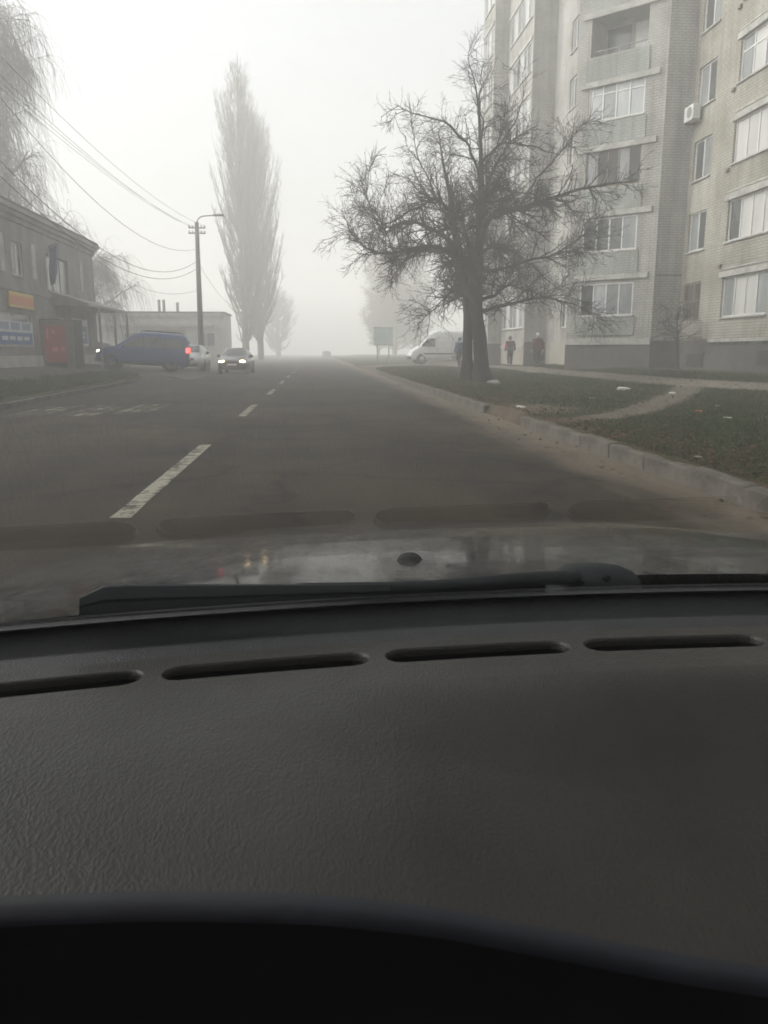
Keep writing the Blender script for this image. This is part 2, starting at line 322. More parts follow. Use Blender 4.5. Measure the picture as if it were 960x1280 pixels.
M = {
    'asphalt': road_mat(),
    'paint': paint_mat('worn_line_paint', 0.45),
    'paint_worn': paint_mat('very_worn_line_paint', 0.53, 1.7),
    'kerb': mat('kerb_concrete', (.115, .105, .09), .9, (.05, .045, .038), 3.0, .5, 40),
    'verge': blend_mat('grass_soil', [('', (.010, .014, .005), (.024, .033, .011), 9.0), ('dirt', (.060, .050, .038), (.13, .115, .092), 6.0), ('leaf', (.035, .022, .013), (.085, .055, .035), 14.0)], bscale=40),
    'left': blend_mat('yard_soil', [('', (.060, .055, .048), (.115, .105, .09), 2.0), ('grass', (.022, .025, .012), (.06, .062, .03), 7.0)], bscale=25),
    'path': mat('worn_path', (.165, .15, .125), .9, (.09, .08, .066), 2.5, .4, 40),
    'far_ground': mat('far_soil', (.07, .068, .05), .95, (.04, .045, .025), .3, .3, 10),
    'blade': mat('grass_blade', (.026, .046, .012), .8, (.036, .034, .015), 1.2),
    'brick_a': brick_mat('cream_silicate_brick', (.335, .32, .28), (.29, .277, .243), (.165, .158, .14), (.74, .73, .70)),
    'brick_b': brick_mat('grey_silicate_brick', (.355, .35, .33), (.315, .312, .295), (.20, .197, .187), (.75, .75, .74)),
    'brick_green': brick_mat('pale_green_brick', (.30, .32, .30), (.27, .29, .272), (.20, .212, .20), (.75, .76, .75)),
    'plinth': mat('grey_plinth_render', (.095, .092, .087), .9, (.06, .058, .055), 1.6, .3, 20),
    'beige': mat('beige_render', (.30, .282, .24), .9, (.23, .216, .185), 1.2, .2, 20),
    'concrete': mat('pale_concrete', (.38, .375, .35), .9, (.22, .217, .205), 2.2, .3, 20),
    'white_frame': mat('white_window_frame', (.55, .55, .535), .5, (.42, .42, .41), 5),
    'brown_frame': mat('old_brown_frame', (.16, .12, .09), .7, (.09, .07, .055), 6),
    'pane': mat('window_glass', (.055, .062, .064), .12, (.03, .034, .035), 1.3, spec=0.8),
    'curtain_pane': mat('curtained_glass', (.38, .395, .405), .25, (.23, .245, .26), 2.2, spec=0.7, stretch=(1, 1, .2)),
    'white_pane': mat('white_blind_glass', (.44, .44, .425), .3, (.33, .33, .32), 1.5, spec=0.6, stretch=(1, 1, .15)),
    'grey_pane': mat('frosted_glass', (.22, .235, .24), .2, (.13, .14, .145), 2.0, spec=0.7, stretch=(1, 1, .3)),
    'dark': mat('dark_recess', (.05, .048, .045), .9, (.03, .03, .03), 2),
    'loggia': mat('loggia_plaster', (.30, .31, .30), .9, (.22, .23, .22), 1.5),
    'plaster': mat('grey_weathered_plaster', (.27, .265, .255), .9, (.17, .165, .16), 1.1, .3, 25, stretch=(1, 1, .6)),
    'plaster_light': mat('pale_plaster', (.46, .455, .44), .9, (.33, .325, .31), 1.6, .2, 25),
    'roof': mat('tar_roof', (.10, .10, .10), .9, (.06, .06, .06), 1.0),
    'tin': mat('grey_sheet_metal', (.22, .215, .21), .55, (.14, .135, .13), 2.0, metallic=.3),
    'red': mat('red_panel', (.34, .035, .032), .4, (.22, .03, .03), 2.2),
    'red_light': mat('pale_red_print', (.62, .16, .13), .5, (.45, .09, .08), 6),
    'blue_print': mat('blue_poster', (.07, .14, .33), .5, (.05, .10, .25), 3),
    'white_print': mat('white_poster', (.55, .57, .60), .6, (.42, .44, .48), 4),
    'orange': mat('orange_sign', (.55, .17, .035), .5, (.45, .13, .03), 3),
    'yellow': mat('yellow_sign', (.55, .38, .06), .5, (.46, .30, .05), 3),
    'navy': mat('navy_cloth', (.03, .055, .16), .9, (.02, .035, .10), 4),
    'bark': mat('dark_bark', (.022, .020, .017), .95, (.011, .010, .009), 9, .8, 25, stretch=(1, 1, .35)),
    'bark_grey': mat('poplar_bark', (.15, .138, .12), .95, (.09, .084, .075), 5, .5, 20, stretch=(1, 1, .35)),
    'bark_tan': mat('tan_twigs', (.26, .205, .14), .95, (.17, .135, .095), 5),
    'bark_birch': mat('birch_twigs', (.085, .075, .068), .95, (.05, .045, .04), 5),
    'pole': mat('concrete_pole', (.20, .195, .185), .9, (.13, .125, .12), 3, .3, 30),
    'wire': mat('black_cable', (.02, .02, .02), .7),
    'steel': mat('dull_steel', (.25, .25, .25), .45, (.18, .18, .18), 6, metallic=.6),
    'ceramic': mat('insulator_ceramic', (.32, .30, .28), .3),
    'tyre': mat('tyre_rubber', (.018, .018, .018), .85, (.03, .028, .026), 20),
    'rim': mat('wheel_rim', (.17, .17, .175), .35, (.11, .11, .11), 12, metallic=.6),
    'car_glass': mat('car_window', (.018, .02, .022), .08, spec=0.8),
    'car_blue': mat('blue_car_paint', (.009, .040, .185), .38, (.008, .030, .13), 3, coat=.25),
    'car_black': mat('dark_car_paint', (.022, .022, .024), .25, (.04, .038, .036), 3, coat=.6),
    'car_grey': mat('silver_car_paint', (.32, .325, .33), .32, (.24, .24, .24), 3, coat=.5, metallic=.2),
    'car_white': mat('white_van_paint', (.62, .63, .64), .4, (.5, .5, .5), 2, coat=.4),
    'trim': mat('black_trim', (.02, .02, .021), .6),
    'chrome': mat('chrome', (.6, .6, .6), .2, metallic=1.0),
    'plate': mat('number_plate', (.6, .6, .58), .5),
    'lamp_on': mat('lit_headlamp', (.9, .9, .85), .2, emit=(1.0, .66, .28), estr=16.0),
    'lamp_low': mat('lit_side_lamp', (.9, .9, .85), .2, emit=(1.0, .93, .78), estr=4.0),
    'fog_lamp': mat('amber_lamp', (.8, .4, .1), .2, emit=(1.0, .55, .16), estr=4.0),
    'tail_on': mat('lit_tail_lamp', (.5, .02, .02), .2, emit=(1.0, .06, .05), estr=2.6),
    'tail': mat('tail_lamp', (.25, .015, .015), .2),
    'lamp_off': mat('clear_headlamp', (.45, .46, .47), .12),
    'skin': mat('skin', (.42, .26, .19), .6),
    'maroon': mat('maroon_jacket', (.085, .018, .022), .85, (.055, .012, .016), 9, .3, 30),
    'coat_dark': mat('dark_plum_coat', (.042, .028, .036), .9, (.028, .02, .026), 9, .3, 30),
    'jacket_blue': mat('blue_jacket', (.03, .085, .19), .85, (.022, .06, .14), 9),
    'trousers': mat('black_trousers', (.017, .017, .019), .9, (.026, .025, .026), 9),
    'pink': mat('pink_bag', (.48, .11, .15), .8, (.36, .08, .11), 9),
    'hat': mat('pale_knit_hat', (.50, .47, .43), .95, (.36, .34, .31), 30),
    'hair': mat('dark_hair', (.025, .018, .013), .8),
    'bag': mat('dark_bag', (.03, .03, .032), .7),
    'paper': mat('white_litter', (.62, .62, .60), .7, (.42, .42, .40), 12),
    'red_litter': mat('red_litter', (.48, .07, .03), .6),
    'stone': mat('pale_stone', (.30, .29, .27), .9, (.19, .185, .17), 9, .5, 30),
    'billboard': mat('pale_green_board', (.44, .52, .49), .6, (.34, .44, .42), 1.2),
    'hood': hood_mat(),
    'dash': leather_mat(),
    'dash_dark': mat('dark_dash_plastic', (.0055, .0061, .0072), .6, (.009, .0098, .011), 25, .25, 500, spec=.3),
    'dash_black': mat('black_dash_plastic', (.0032, .0036, .0044), .7, spec=.12),  # black plastic; on the lower dash face it also paints the cabin's shade
    'vent_dark': mat('vent_interior', (.004, .004, .004), .9, spec=.1),
    'rubber': mat('wiper_rubber', (.007, .0085, .011), .6, (.013, .0145, .017), 18, spec=.3),
    'cowl': mat('cowl_plastic', (.014, .015, .016), .75, (.028, .027, .025), 20),
    'frit': mat('black_frit', (.006, .006, .007), .4),
    'headliner': mat('grey_headliner', (.14, .135, .13), .95, (.11, .105, .10), 30),
    'windshield': glass_mat('windscreen_glass', (.92, .94, .93), 1.35),
}

# ------------------------------------------------------------------ object helpers
def link(name, data, parent=None, loc=None, rot=None):
    o = bpy.data.objects.new(name, data)
    COL.objects.link(o)
    if parent is not None: o.parent = parent
    if loc is not None: o.location = loc
    if rot is not None: o.rotation_euler = rot
    return o
def tag(o, label, cat, group=None):
    o['label'] = label; o['category'] = cat
    if group: o['group'] = group
    return o
def thing(name, label, cat, loc=(0, 0, 0), rz=0.0, group=None):
    return tag(link(name, None, None, loc, (0, 0, rz)), label, cat, group)
def structure(o): o['kind'] = 'structure'; return o
def stuff(o): o['kind'] = 'stuff'; return o

class MB:
    def __init__(s): s.v, s.f, s.uv = [], [], None
    def add(s, vs, fs):
        k = len(s.v); s.v += [tuple(map(float, p)) for p in vs]; s.f += [tuple(i + k for i in f) for f in fs]; return s
    def box(s, a, b):
        (x0, y0, z0), (x1, y1, z1) = a, b
        return s.add([(x0, y0, z0), (x1, y0, z0), (x1, y1, z0), (x0, y1, z0), (x0, y0, z1), (x1, y0, z1), (x1, y1, z1), (x0, y1, z1)],
                     [(0, 3, 2, 1), (4, 5, 6, 7), (0, 1, 5, 4), (1, 2, 6, 5), (2, 3, 7, 6), (3, 0, 4, 7)])
    def obox(s, o, ux, uy, uz):
        """box from corner o along three vectors"""
        o, ux, uy, uz = map(np.array, (o, ux, uy, uz))
        P = [o, o + ux, o + ux + uy, o + uy]
        return s.add(P + [p + uz for p in P], [(0, 3, 2, 1), (4, 5, 6, 7), (0, 1, 5, 4), (1, 2, 6, 5), (2, 3, 7, 6), (3, 0, 4, 7)])
    def prism(s, pts, off):
        """closed polygon pts swept by vector off"""
        n = len(pts); off = np.array(off, float)
        return s.add([np.array(p, float) for p in pts] + [np.array(p, float) + off for p in pts],
                     [tuple(range(n - 1, -1, -1)), tuple(range(n, 2 * n))] + [(i, (i + 1) % n, n + (i + 1) % n, n + i) for i in range(n)])
    def tube(s, pts, rad, k=8, cap=True):
        pts = np.array(pts, float); n = len(pts)
        rad = np.full(n, rad) if np.isscalar(rad) else np.array(rad, float)
        T = np.gradient(pts, axis=0); T /= np.linalg.norm(T, axis=1)[:, None] + 1e-9
        ref = np.array([0, 0, 1.0]) if abs(T[0][2]) < .9 else np.array([1.0, 0, 0])
        vs = []
        for i in range(n):
            a = np.cross(T[i], ref); a /= np.linalg.norm(a) + 1e-9; b = np.cross(a, T[i])
            for j in range(k):
                t = 2 * math.pi * j / k
                vs.append(pts[i] + rad[i] * (a * math.cos(t) + b * math.sin(t)))
        fs = [(i * k + j, i * k + (j + 1) % k, (i + 1) * k + (j + 1) % k, (i + 1) * k + j) for i in range(n - 1) for j in range(k)]
        if cap: fs += [tuple(range(k - 1, -1, -1)), tuple(range((n - 1) * k, n * k))]
        return s.add(vs, fs)
    def loft(s, rings, close=True, cap=True):
        k = len(rings[0]); n = len(rings)
        vs = [p for r in rings for p in r]
        rngj = range(k) if close else range(k - 1)
        fs = [(i * k + j, i * k + (j + 1) % k, (i + 1) * k + (j + 1) % k, (i + 1) * k + j) for i in range(n - 1) for j in rngj]
        if cap and close: fs += [tuple(range(k - 1, -1, -1)), tuple(range((n - 1) * k, n * k))]
        return s.add(vs, fs)
    def ellipsoid(s, c, r, nu=12, nv=7):
        vs, fs = [], []
        for i in range(nv + 1):
            th = math.pi * i / nv
            for j in range(nu):
                ph = 2 * math.pi * j / nu
                vs.append((c[0] + r[0] * math.sin(th) * math.cos(ph), c[1] + r[1] * math.sin(th) * math.sin(ph), c[2] + r[2] * math.cos(th)))
        for i in range(nv):
            for j in range(nu): fs.append((i * nu + j, (i + 1) * nu + j, (i + 1) * nu + (j + 1) % nu, i * nu + (j + 1) % nu))
        return s.add(vs, fs)
    def mesh(s, name):
        me = bpy.data.meshes.new(name); me.from_pydata(s.v, [], s.f); me.update(); return me
    def build(s, name, m, parent=None, smooth=False, loc=None, rot=None, bevel=0.0):
        me = s.mesh(name); me.materials.append(M[m] if isinstance(m, str) else m)
        if bevel:
            b = bmesh.new(); b.from_mesh(me)
            bmesh.ops.recalc_face_normals(b, faces=b.faces)
            bmesh.ops.bevel(b, geom=list(b.edges), offset=bevel, segments=2, affect='EDGES', clamp_overlap=True); b.to_mesh(me); b.free()
        else:
            b = bmesh.new(); b.from_mesh(me); bmesh.ops.recalc_face_normals(b, faces=b.faces); b.to_mesh(me); b.free()
        if smooth: me.polygons.foreach_set('use_smooth', [True] * len(me.polygons))
        return link(name, me, parent, loc, rot)

def np_mesh(name, V, Fq, m, parent=None, smooth=False):
    """V (n,3) and quads/tris (k,4|3) straight from numpy"""
    me = bpy.data.meshes.new(name)
    V = np.ascontiguousarray(V, dtype=np.float32); Fq = np.ascontiguousarray(Fq, dtype=np.int32)
    k = Fq.shape[1]
    me.vertices.add(len(V)); me.vertices.foreach_set('co', V.ravel())
    me.loops.add(Fq.size); me.loops.foreach_set('vertex_index', Fq.ravel())
    me.polygons.add(len(Fq)); me.polygons.foreach_set('loop_start', np.arange(0, Fq.size, k, dtype=np.int32))
    me.polygons.foreach_set('loop_total', np.full(len(Fq), k, dtype=np.int32))
    if smooth: me.polygons.foreach_set('use_smooth', np.ones(len(Fq), dtype=bool))
    me.update(calc_edges=True); me.validate()
    me.materials.append(M[m] if isinstance(m, str) else m)
    return link(name, me, parent)

def grid(name, xs, ys, zf, m, attrs=None):
    X, Y = np.meshgrid(xs, ys, indexing='ij')
    Z = zf(X, Y)
    V = np.stack([X, Y, Z], -1).reshape(-1, 3)
    nx, ny = len(xs), len(ys)
    I = np.arange(nx * ny).reshape(nx, ny)
    Fq = np.stack([I[:-1, :-1], I[1:, :-1], I[1:, 1:], I[:-1, 1:]], -1).reshape(-1, 4)
    o = np_mesh(name, V, Fq, m, smooth=True)
    for a, fn in (attrs or {}).items():
        at = o.data.attributes.new(a, 'FLOAT', 'POINT')
        at.data.foreach_set('value', np.ascontiguousarray(fn(X, Y).ravel(), dtype=np.float32))
    return o
def sstep(a, b, x):
    t = np.clip((x - a) / (b - a), 0, 1); return t * t * (3 - 2 * t)
def wob(x, y, s=1.0, seed=0.0):
    return (np.sin(x * 1.7 * s + seed) * np.cos(y * 1.3 * s + seed * 2) + .5 * np.sin(x * 3.9 * s + y * 2.7 * s + seed) + .3 * np.sin(y * 6.1 * s - x * 5.2 * s + seed * 3)) / 1.8

# ================================================================== THE SETTING
def poly_dist(X, Y, pts):
    d = np.full(X.shape, 1e9)
    for (x0, y0), (x1, y1) in zip(pts[:-1], pts[1:]):
        dx, dy = x1 - x0, y1 - y0
        t = np.clip(((X - x0) * dx + (Y - y0) * dy) / (dx * dx + dy * dy), 0, 1)
        d = np.minimum(d, np.hypot(X - x0 - t * dx, Y - y0 - t * dy))
    return d

# ---- right-hand verge
RK_Y = [-10, 30, 45, 52, 55, 57.0, 57.6, 58.0]
RK_X = [3.42, 3.42, 3.55, 3.8, 4.2, 5.4, 7.0, 60]
PATH = [(13.0, 6), (11.4, 14), (10.7, 19), (10.35, 23), (10.4, 30), (10.35, 36), (10.75, 41), (10.6, 46), (9.6, 53), (9.0, 57.5)]
TRACK = [(10.3, 21.5), (8.9, 18.9), (7.3, 16.2), (5.6, 13.6), (4.5, 12.4), (3.6, 12.0)]
def gR(x, y):
    x = np.asarray(x, float); y = np.asarray(y, float)
    z = np.interp(x, [3.3, 4.2, 9, 11, 13, 60], [.155, .185, .27, .40, .54, .6]) + .012 * wob(x, y, 1.1)
    z = z - .03 * (1 - sstep(.2, .6, poly_dist(x, y, TRACK)))
    street = np.interp(x, [3, 5, 8, 60], [-.02, .1, .28, .3])
    on = (y > 57.0) & (y < 67.0)
    z = np.where(on, np.minimum(z, street), z)
    kx = np.interp(y, RK_Y, RK_X)
    z = np.where((y < 58) & (x < kx + .07), -.08, z)
    return z
def dirtR(x, y):
    d = 1 - sstep(.15, .6, poly_dist(x, y, TRACK))
    d = np.maximum(d, .9 * (1 - sstep(.6, 1.1, poly_dist(x, y, PATH))))
    d = np.maximum(d, .7 * (1 - sstep(.3, 1.0, np.hypot(x - 5.6, y - 27))))
    d = np.maximum(d, .75 * (1 - sstep(.3, 1.6, np.hypot(x - 3.9, (y - 14.6) * .6))))
    d = np.maximum(d, .5 * sstep(12.3, 13.2, x))
    d = np.maximum(d, np.where((y > 57.5) & (y < 67), 1.0, 0.0))
    return d
def leafR(x, y):
    return .42 * (1 - sstep(0, 2.2, x - 3.4)) + .45 * (1 - sstep(.5, 4.0, np.hypot(x - 5.6, y - 27))) + .12
xsR = np.concatenate([np.arange(3.4, 14.6, .14), np.arange(14.8, 62, 2.5)])
ysR = np.concatenate([np.arange(-10, 4, 1.0), np.arange(4, 30, .14), np.arange(30, 68, .3), np.arange(70, 240, 8)])
structure(grid('verge', xsR, ysR, gR, 'verge', {'dirt': dirtR, 'leaf': leafR}))

# worn footpath along the flats
pc = np.array(PATH); seg = np.concatenate([[0], np.cumsum(np.hypot(*np.diff(pc, axis=0).T))])
tt = np.arange(0, seg[-1], .22)
cx, cy = np.interp(tt, seg, pc[:, 0]), np.interp(tt, seg, pc[:, 1])
tx, ty = np.gradient(cx), np.gradient(cy); ln = np.hypot(tx, ty); nxv, nyv = ty / ln, -tx / ln
rows = []
for k, w in enumerate(np.linspace(-1, 1, 7)):
    wd = .68 + .10 * wob(tt, tt * .3 + k * 9 * (abs(w) == 1), 2.2, k) + .05 * rg.standard_normal(len(tt)) * (abs(w) == 1)
    rows.append(np.stack([cx + nxv * w * wd, cy + nyv * w * wd], -1))
rows = np.array(rows)
pv = np.concatenate([rows, (gR(rows[..., 0], rows[..., 1]) + .016 - .020 * (np.abs(np.linspace(-1, 1, 7))[:, None] > .95))[..., None]], -1).reshape(-1, 3)
I = np.arange(7 * len(tt)).reshape(7, -1)
structure(np_mesh('path', pv, np.stack([I[:-1, :-1], I[1:, :-1], I[1:, 1:], I[:-1, 1:]], -1).reshape(-1, 4), 'path', smooth=True))

# ---- left-hand yard and verge
LK = [(-6.1, 2), (-6.66, 17.7), (-6.9, 25), (-7.15, 33), (-7.4, 36), (-7.7, 37.4), (-8.3, 38.6), (-9.3, 39.4), (-10.8, 39.8)]
LK_Y = [-10, 2, 17.7, 25, 33, 36, 37.4, 38.6, 39.4, 39.8, 40.0]
LK_X = [-5.8, -6.1, -6.66, -6.9, -7.15, -7.4, -7.7, -8.3, -9.3, -10.8, -60]
def inL(x, y): return (y < 40.0) & (x < np.interp(y, LK_Y, LK_X) - .06)
def gL(x, y):
    x = np.asarray(x, float); y = np.asarray(y, float)
    v = np.interp(-x, [6, 7.5, 9.5, 12, 60], [.135, .17, .34, .6, .7]) + .012 * wob(x, y, 1.2, 2)
    d = np.interp(-x, [5.3, 6.2, 7.2, 9.5, 12, 60], [-.03, .16, .25, .37, .6, .7]) * np.interp(y, [44, 56], [1, .45])
    road = (y < 40) & ~inL(x, y) & (x > -8.0) & (y < 36.2)
    return np.where(road, -.08, np.where(inL(x, y), np.maximum(v, np.minimum(v, 1)), d))
def grassL(x, y):
    g = np.where(inL(x, y), (1 - sstep(9.0, 10.0, -x)) * .95, 0)
    g = np.maximum(g, np.where((y > 48) & (x < -5.5), .45, 0))
    return g
xsL = np.concatenate([np.arange(-62, -13, 3.0), np.arange(-12.9, -5.2, .15)])
ysL = np.concatenate([np.arange(-10, 8, 1.5), np.arange(8, 50, .2), np.arange(50, 240, 3)])
structure(grid('yard', xsL, ysL, gL, 'left', {'grass': grassL}))

# ---- the ground sheet, the road
gnd = MB().add([(-380, -280, -.12), (380, -280, -.12), (380, 480, -.12), (-380, 480, -.12)], [(0, 1, 2, 3)]).build('ground', 'far_ground')
structure(gnd)
xsr = np.concatenate([np.arange(-8.2, 3.75, .5), [3.75]])
ysr = np.concatenate([np.arange(-10, 60, .5), np.arange(60, 300, 6)])
structure(grid('road', xsr, ysr, lambda x, y: .0 * x - .012 * sstep(2.6, 3.5, x) + .004 * wob(x, y, .5), 'asphalt'))

# ---- dashes of the centre line
road_z = lambda x, y: float(.004 * wob(np.array(x), np.array(y), .5))
def sheet(name, x0, x1, y0, y1, m, ny=10, wear=.012, seed=0):
    r = random.Random(seed); b = MB()
    ys = [y0 + (y1 - y0) * i / ny for i in range(ny + 1)]
    L = [(x0 + r.uniform(-wear, wear), y, road_z(x0, y) + .005) for y in ys]
    Q = [(x1 + r.uniform(-wear, wear), y, road_z(x1, y) + .005) for y in ys]
    b.add(L + Q, [(i, i + ny + 1, i + ny + 2, i + 1) for i in range(ny)])
    return structure(b.build(name, m))
for i, (y0, y1) in enumerate([(-4.0, 0.2), (5.9, 10.7), (15.4, 18.9), (23.4, 26.7), (31.2, 34.6), (39, 42.5), (47, 50.5), (55, 58.5), (63, 66.5), (71, 74.5)]):
    xc = np.interp((y0 + y1) / 2, [0, 8, 17, 25, 36, 80], [-1.47, -1.44, -1.38, -1.31, -1.29, -1.2])
    sheet('lane_dash', xc - .075, xc + .075, y0, y1, 'paint', 16, .005, i)
# worn crossing bars on the far lane
for i, (xb, y0, y1) in enumerate([(-5.55, 15.7, 18.9), (-4.55, 15.7, 19.0), (-3.65, 16.4, 19.4)]):
    for j in range(3):
        sheet('crossing_bar', xb - .36 + j * .26, xb - .18 + j * .26, y0 + .1 * j, y1 - .15 * ((j + i) % 2), 'paint_worn', 14, .02, 40 + i * 3 + j)

# ---- kerbs, stone by stone
def kerb(line, name, step, h, gaps=(), seed=1, lean=.01):
    root = structure(link(name, None))
    r = random.Random(seed)
    p = np.array(line, float); s = np.concatenate([[0], np.cumsum(np.hypot(*np.diff(p, axis=0).T))])
    base = MB().box((-.5, -.075, -.3), (.5, .075, 0))
    me = bpy.data.meshes.new('kerb_stone'); bm = bmesh.new()
    bm.free(); mes = []
    for kv in range(6):
        me = bpy.data.meshes.new('kerb_stone'); bm = bmesh.new(); bm.from_mesh(base.mesh('t2'))
        bmesh.ops.bevel(bm, geom=[e for e in bm.edges if all(v.co.z > -.01 for v in e.verts)], offset=.014, segments=1, affect='EDGES')
        bmesh.ops.subdivide_edges(bm, edges=[e for e in bm.edges if abs(e.verts[0].co.x - e.verts[1].co.x) > .5], cuts=8)
        for v_ in bm.verts:
            if v_.co.z > -.05:
                k_ = r.uniform(0, .010) + (r.uniform(.01, .03) if r.random() < .10 else 0)
                v_.co.z -= k_ * (1 if abs(v_.co.y) > .04 else .4); v_.co.y *= 1 - r.uniform(0, .10)
        bmesh.ops.recalc_face_normals(bm, faces=bm.faces); bm.to_mesh(me); bm.free(); me.materials.append(M['kerb']); mes.append(me)
    t = 0
    while t < s[-1] - step * .5:
        a, b = t, t + step
        xa, ya, xb, yb = np.interp(a, s, p[:, 0]), np.interp(a, s, p[:, 1]), np.interp(b, s, p[:, 0]), np.interp(b, s, p[:, 1])
        t += step
        if any(g0 < (ya + yb) / 2 < g1 for g0, g1 in gaps): continue
        o = link('kerb_stone', r.choice(mes), root)
        o.location = ((xa + xb) / 2 + r.uniform(-lean, lean), (ya + yb) / 2, h + r.uniform(-.012, .008))
        o.rotation_euler = (r.uniform(-.02, .02), r.uniform(-.006, .006), math.atan2(yb - ya, xb - xa) + r.uniform(-.006, .006))
        o.scale = ((math.hypot(xb - xa, yb - ya) - .003), 1, 1)
    return root
kerb([(3.47, -6), (3.47, 30), (3.6, 45), (3.85, 52), (4.3, 55.2), (5.4, 57.0), (7.0, 57.5), (13, 57.8)], 'kerb', 1.0, .165, gaps=[(13.2, 15.6)], seed=3)
kerb(LK, 'kerb', 1.0, .13, seed=5)

# ---- grass
def blades(name, n, xr, yr, zf, keep, seed, hmin=.025, hmax=.075):
    g = np.random.default_rng(seed)
    y = yr[0] * (yr[1] / yr[0]) ** g.random(n)
    x = g.uniform(*xr, n)
    k = keep(x, y, g); x, y = x[k], y[k]; n = len(x)
    z = zf(x, y) - .004
    h = g.uniform(hmin, hmax, n) * (1 + .5 * wob(x, y, .9)); w = .004 + .00022 * y
    a = g.uniform(0, 2 * np.pi, n); lx, ly = g.normal(0, .5, n) * h, g.normal(0, .5, n) * h
    V = np.empty((n, 3, 3))
    V[:, 0] = np.stack([x - w * np.cos(a), y - w * np.sin(a), z], -1)
    V[:, 1] = np.stack([x + w * np.cos(a), y + w * np.sin(a), z], -1)
    V[:, 2] = np.stack([x + lx, y + ly, z + h], -1)
    o = np_mesh(name, V.reshape(-1, 3), np.arange(3 * n).reshape(-1, 3), 'blade')
    return stuff(o)
def keepR(x, y, g): return (x > np.interp(y, RK_Y, RK_X) + .14) & (y < 57) & (g.random(len(x)) > dirtR(x, y) * 1.1 + .25 * leafR(x, y)) & (poly_dist(x, y, PATH) > .72)
tag(blades('grass', 190000, (3.55, 13.2), (4.6, 56), gR, keepR, 4), 'short dull green grass on the verge below the flats', 'grass')
def keepL(x, y, g): return inL(x, y) & (x < np.interp(y, LK_Y, LK_X) - .2) & (g.random(len(x)) < grassL(x, y))
tag(blades('grass', 60000, (-10.3, -6.2), (10, 39.6), gL, keepL, 5), 'short rough grass strip behind the kerb in front of the shop', 'grass')

# ---- fallen leaves on the verge and in the gutter
def leaves(name, n, xr, yr, keep, zf, seed, label, m):
    g = np.random.default_rng(seed)
    y = yr[0] * (yr[1] / yr[0]) ** g.random(n); x = xr[0] + (xr[1] - xr[0]) * g.random(n) ** 1.5
    k = keep(x, y, g); x, y = x[k], y[k]; n = len(x)
    a = g.uniform(0, 2 * np.pi, n); sz = g.uniform(.02, .045, n) * (1 + y * .01); t1, t2 = g.uniform(-.4, .4, n), g.uniform(-.4, .4, n)
    V = np.empty((n, 4, 3))
    for i, (u, w) in enumerate(((-1, 0), (0, -.6), (1, 0), (0, .6))):
        dx, dy = sz * (u * np.cos(a) - w * np.sin(a)), sz * (u * np.sin(a) + w * np.cos(a))
        V[:, i] = np.stack([x + dx, y + dy, zf(x, y) + .022 + u * t1 * sz + w * t2 * sz], -1)
    o = stuff(np_mesh(name, V.reshape(-1, 3), np.arange(4 * n).reshape(-1, 4), m)); tag(o, label, 'leaves')
leaves('fallen_leaves', 15000, (3.6, 13), (4.6, 50), lambda x, y, g: (g.random(len(x)) < .25 + .9 * leafR(x, y)) & (x > np.interp(y, RK_Y, RK_X) + .2) & (y < 56), gR, 77, 'brown fallen leaves scattered over the grass verge', mat('brown_leaf', (.085, .052, .026), .8, (.045, .026, .014), 3))
leaves('gutter_leaves', 260, (2.6, 3.38), (4.6, 40), lambda x, y, g: g.random(len(x)) < (x - 2.4), lambda x, y: x * 0 - .018, 78, 'brown leaf bits lying in the gutter along the kerb', bpy.data.materials['brown_leaf'])

# ================================================================== FLATS ON THE RIGHT
class Plane:
    """vertical facade: origin, direction along the wall, outward normal"""
    def __init__(s, p0, p1):
        s.o = np.array([p0[0], p0[1], 0.0]); d = np.array([p1[0] - p0[0], p1[1] - p0[1], 0.0]); s.L = np.linalg.norm(d); s.d = d / s.L
        s.n = np.array([-s.d[1], s.d[0], 0.0])
    def P(s, u, z, off=0.0): return s.o + s.d * u + s.n * off + np.array([0, 0, z])
    def px(s, x, y):
        h = hit(x, y, s.n, s.n @ s.o); return float((h - s.o) @ s.d), float(h[2])

def wall(name, parent, pl, z0, z1, holes, m, depth=.16, u0=0.0, u1=None):
    u1 = pl.L if u1 is None else u1
    holes = [h for h in holes if h[3] > z0 and h[2] < z1]
    us = sorted({u0, u1, *[h[0] for h in holes], *[h[1] for h in holes]}); us = [u for u in us if u0 <= u <= u1]
    zs = sorted({z0, z1, *[h[2] for h in holes], *[h[3] for h in holes]}); zs = [z for z in zs if z0 <= z <= z1]
    V, Fc, UV = [], [], []
    def quad(pts, uvs):
        k = len(V); V.extend(pts); Fc.append((k, k + 1, k + 2, k + 3)); UV.extend(uvs)
    for a, b in zip(us[:-1], us[1:]):
        for c, d in zip(zs[:-1], zs[1:]):
            mu, mz = (a + b) / 2, (c + d) / 2
            if any(h[0] < mu < h[1] and h[2] < mz < h[3] for h in holes): continue
            quad([pl.P(a, c), pl.P(b, c), pl.P(b, d), pl.P(a, d)], [(a, c), (b, c), (b, d), (a, d)])
    for a, b, c, d in holes:
        for (p, q) in (((a, c), (b, c)), ((b, c), (b, d)), ((b, d), (a, d)), ((a, d), (a, c))):
            quad([pl.P(*p), pl.P(*q), pl.P(*q, -depth), pl.P(*p, -depth)], [(p[0], p[1]), (q[0], q[1]), (q[0] + .1, q[1] + .1), (p[0] + .1, p[1] + .1)])
    me = bpy.data.meshes.new(name); me.from_pydata([tuple(p) for p in V], [], Fc); me.update()
    uvl = me.uv_layers.new(name='UVMap')
    uvl.data.foreach_set('uv', np.array(UV, dtype=np.float32).ravel())
    me.materials.append(M[m])
    return link(name, me, parent)

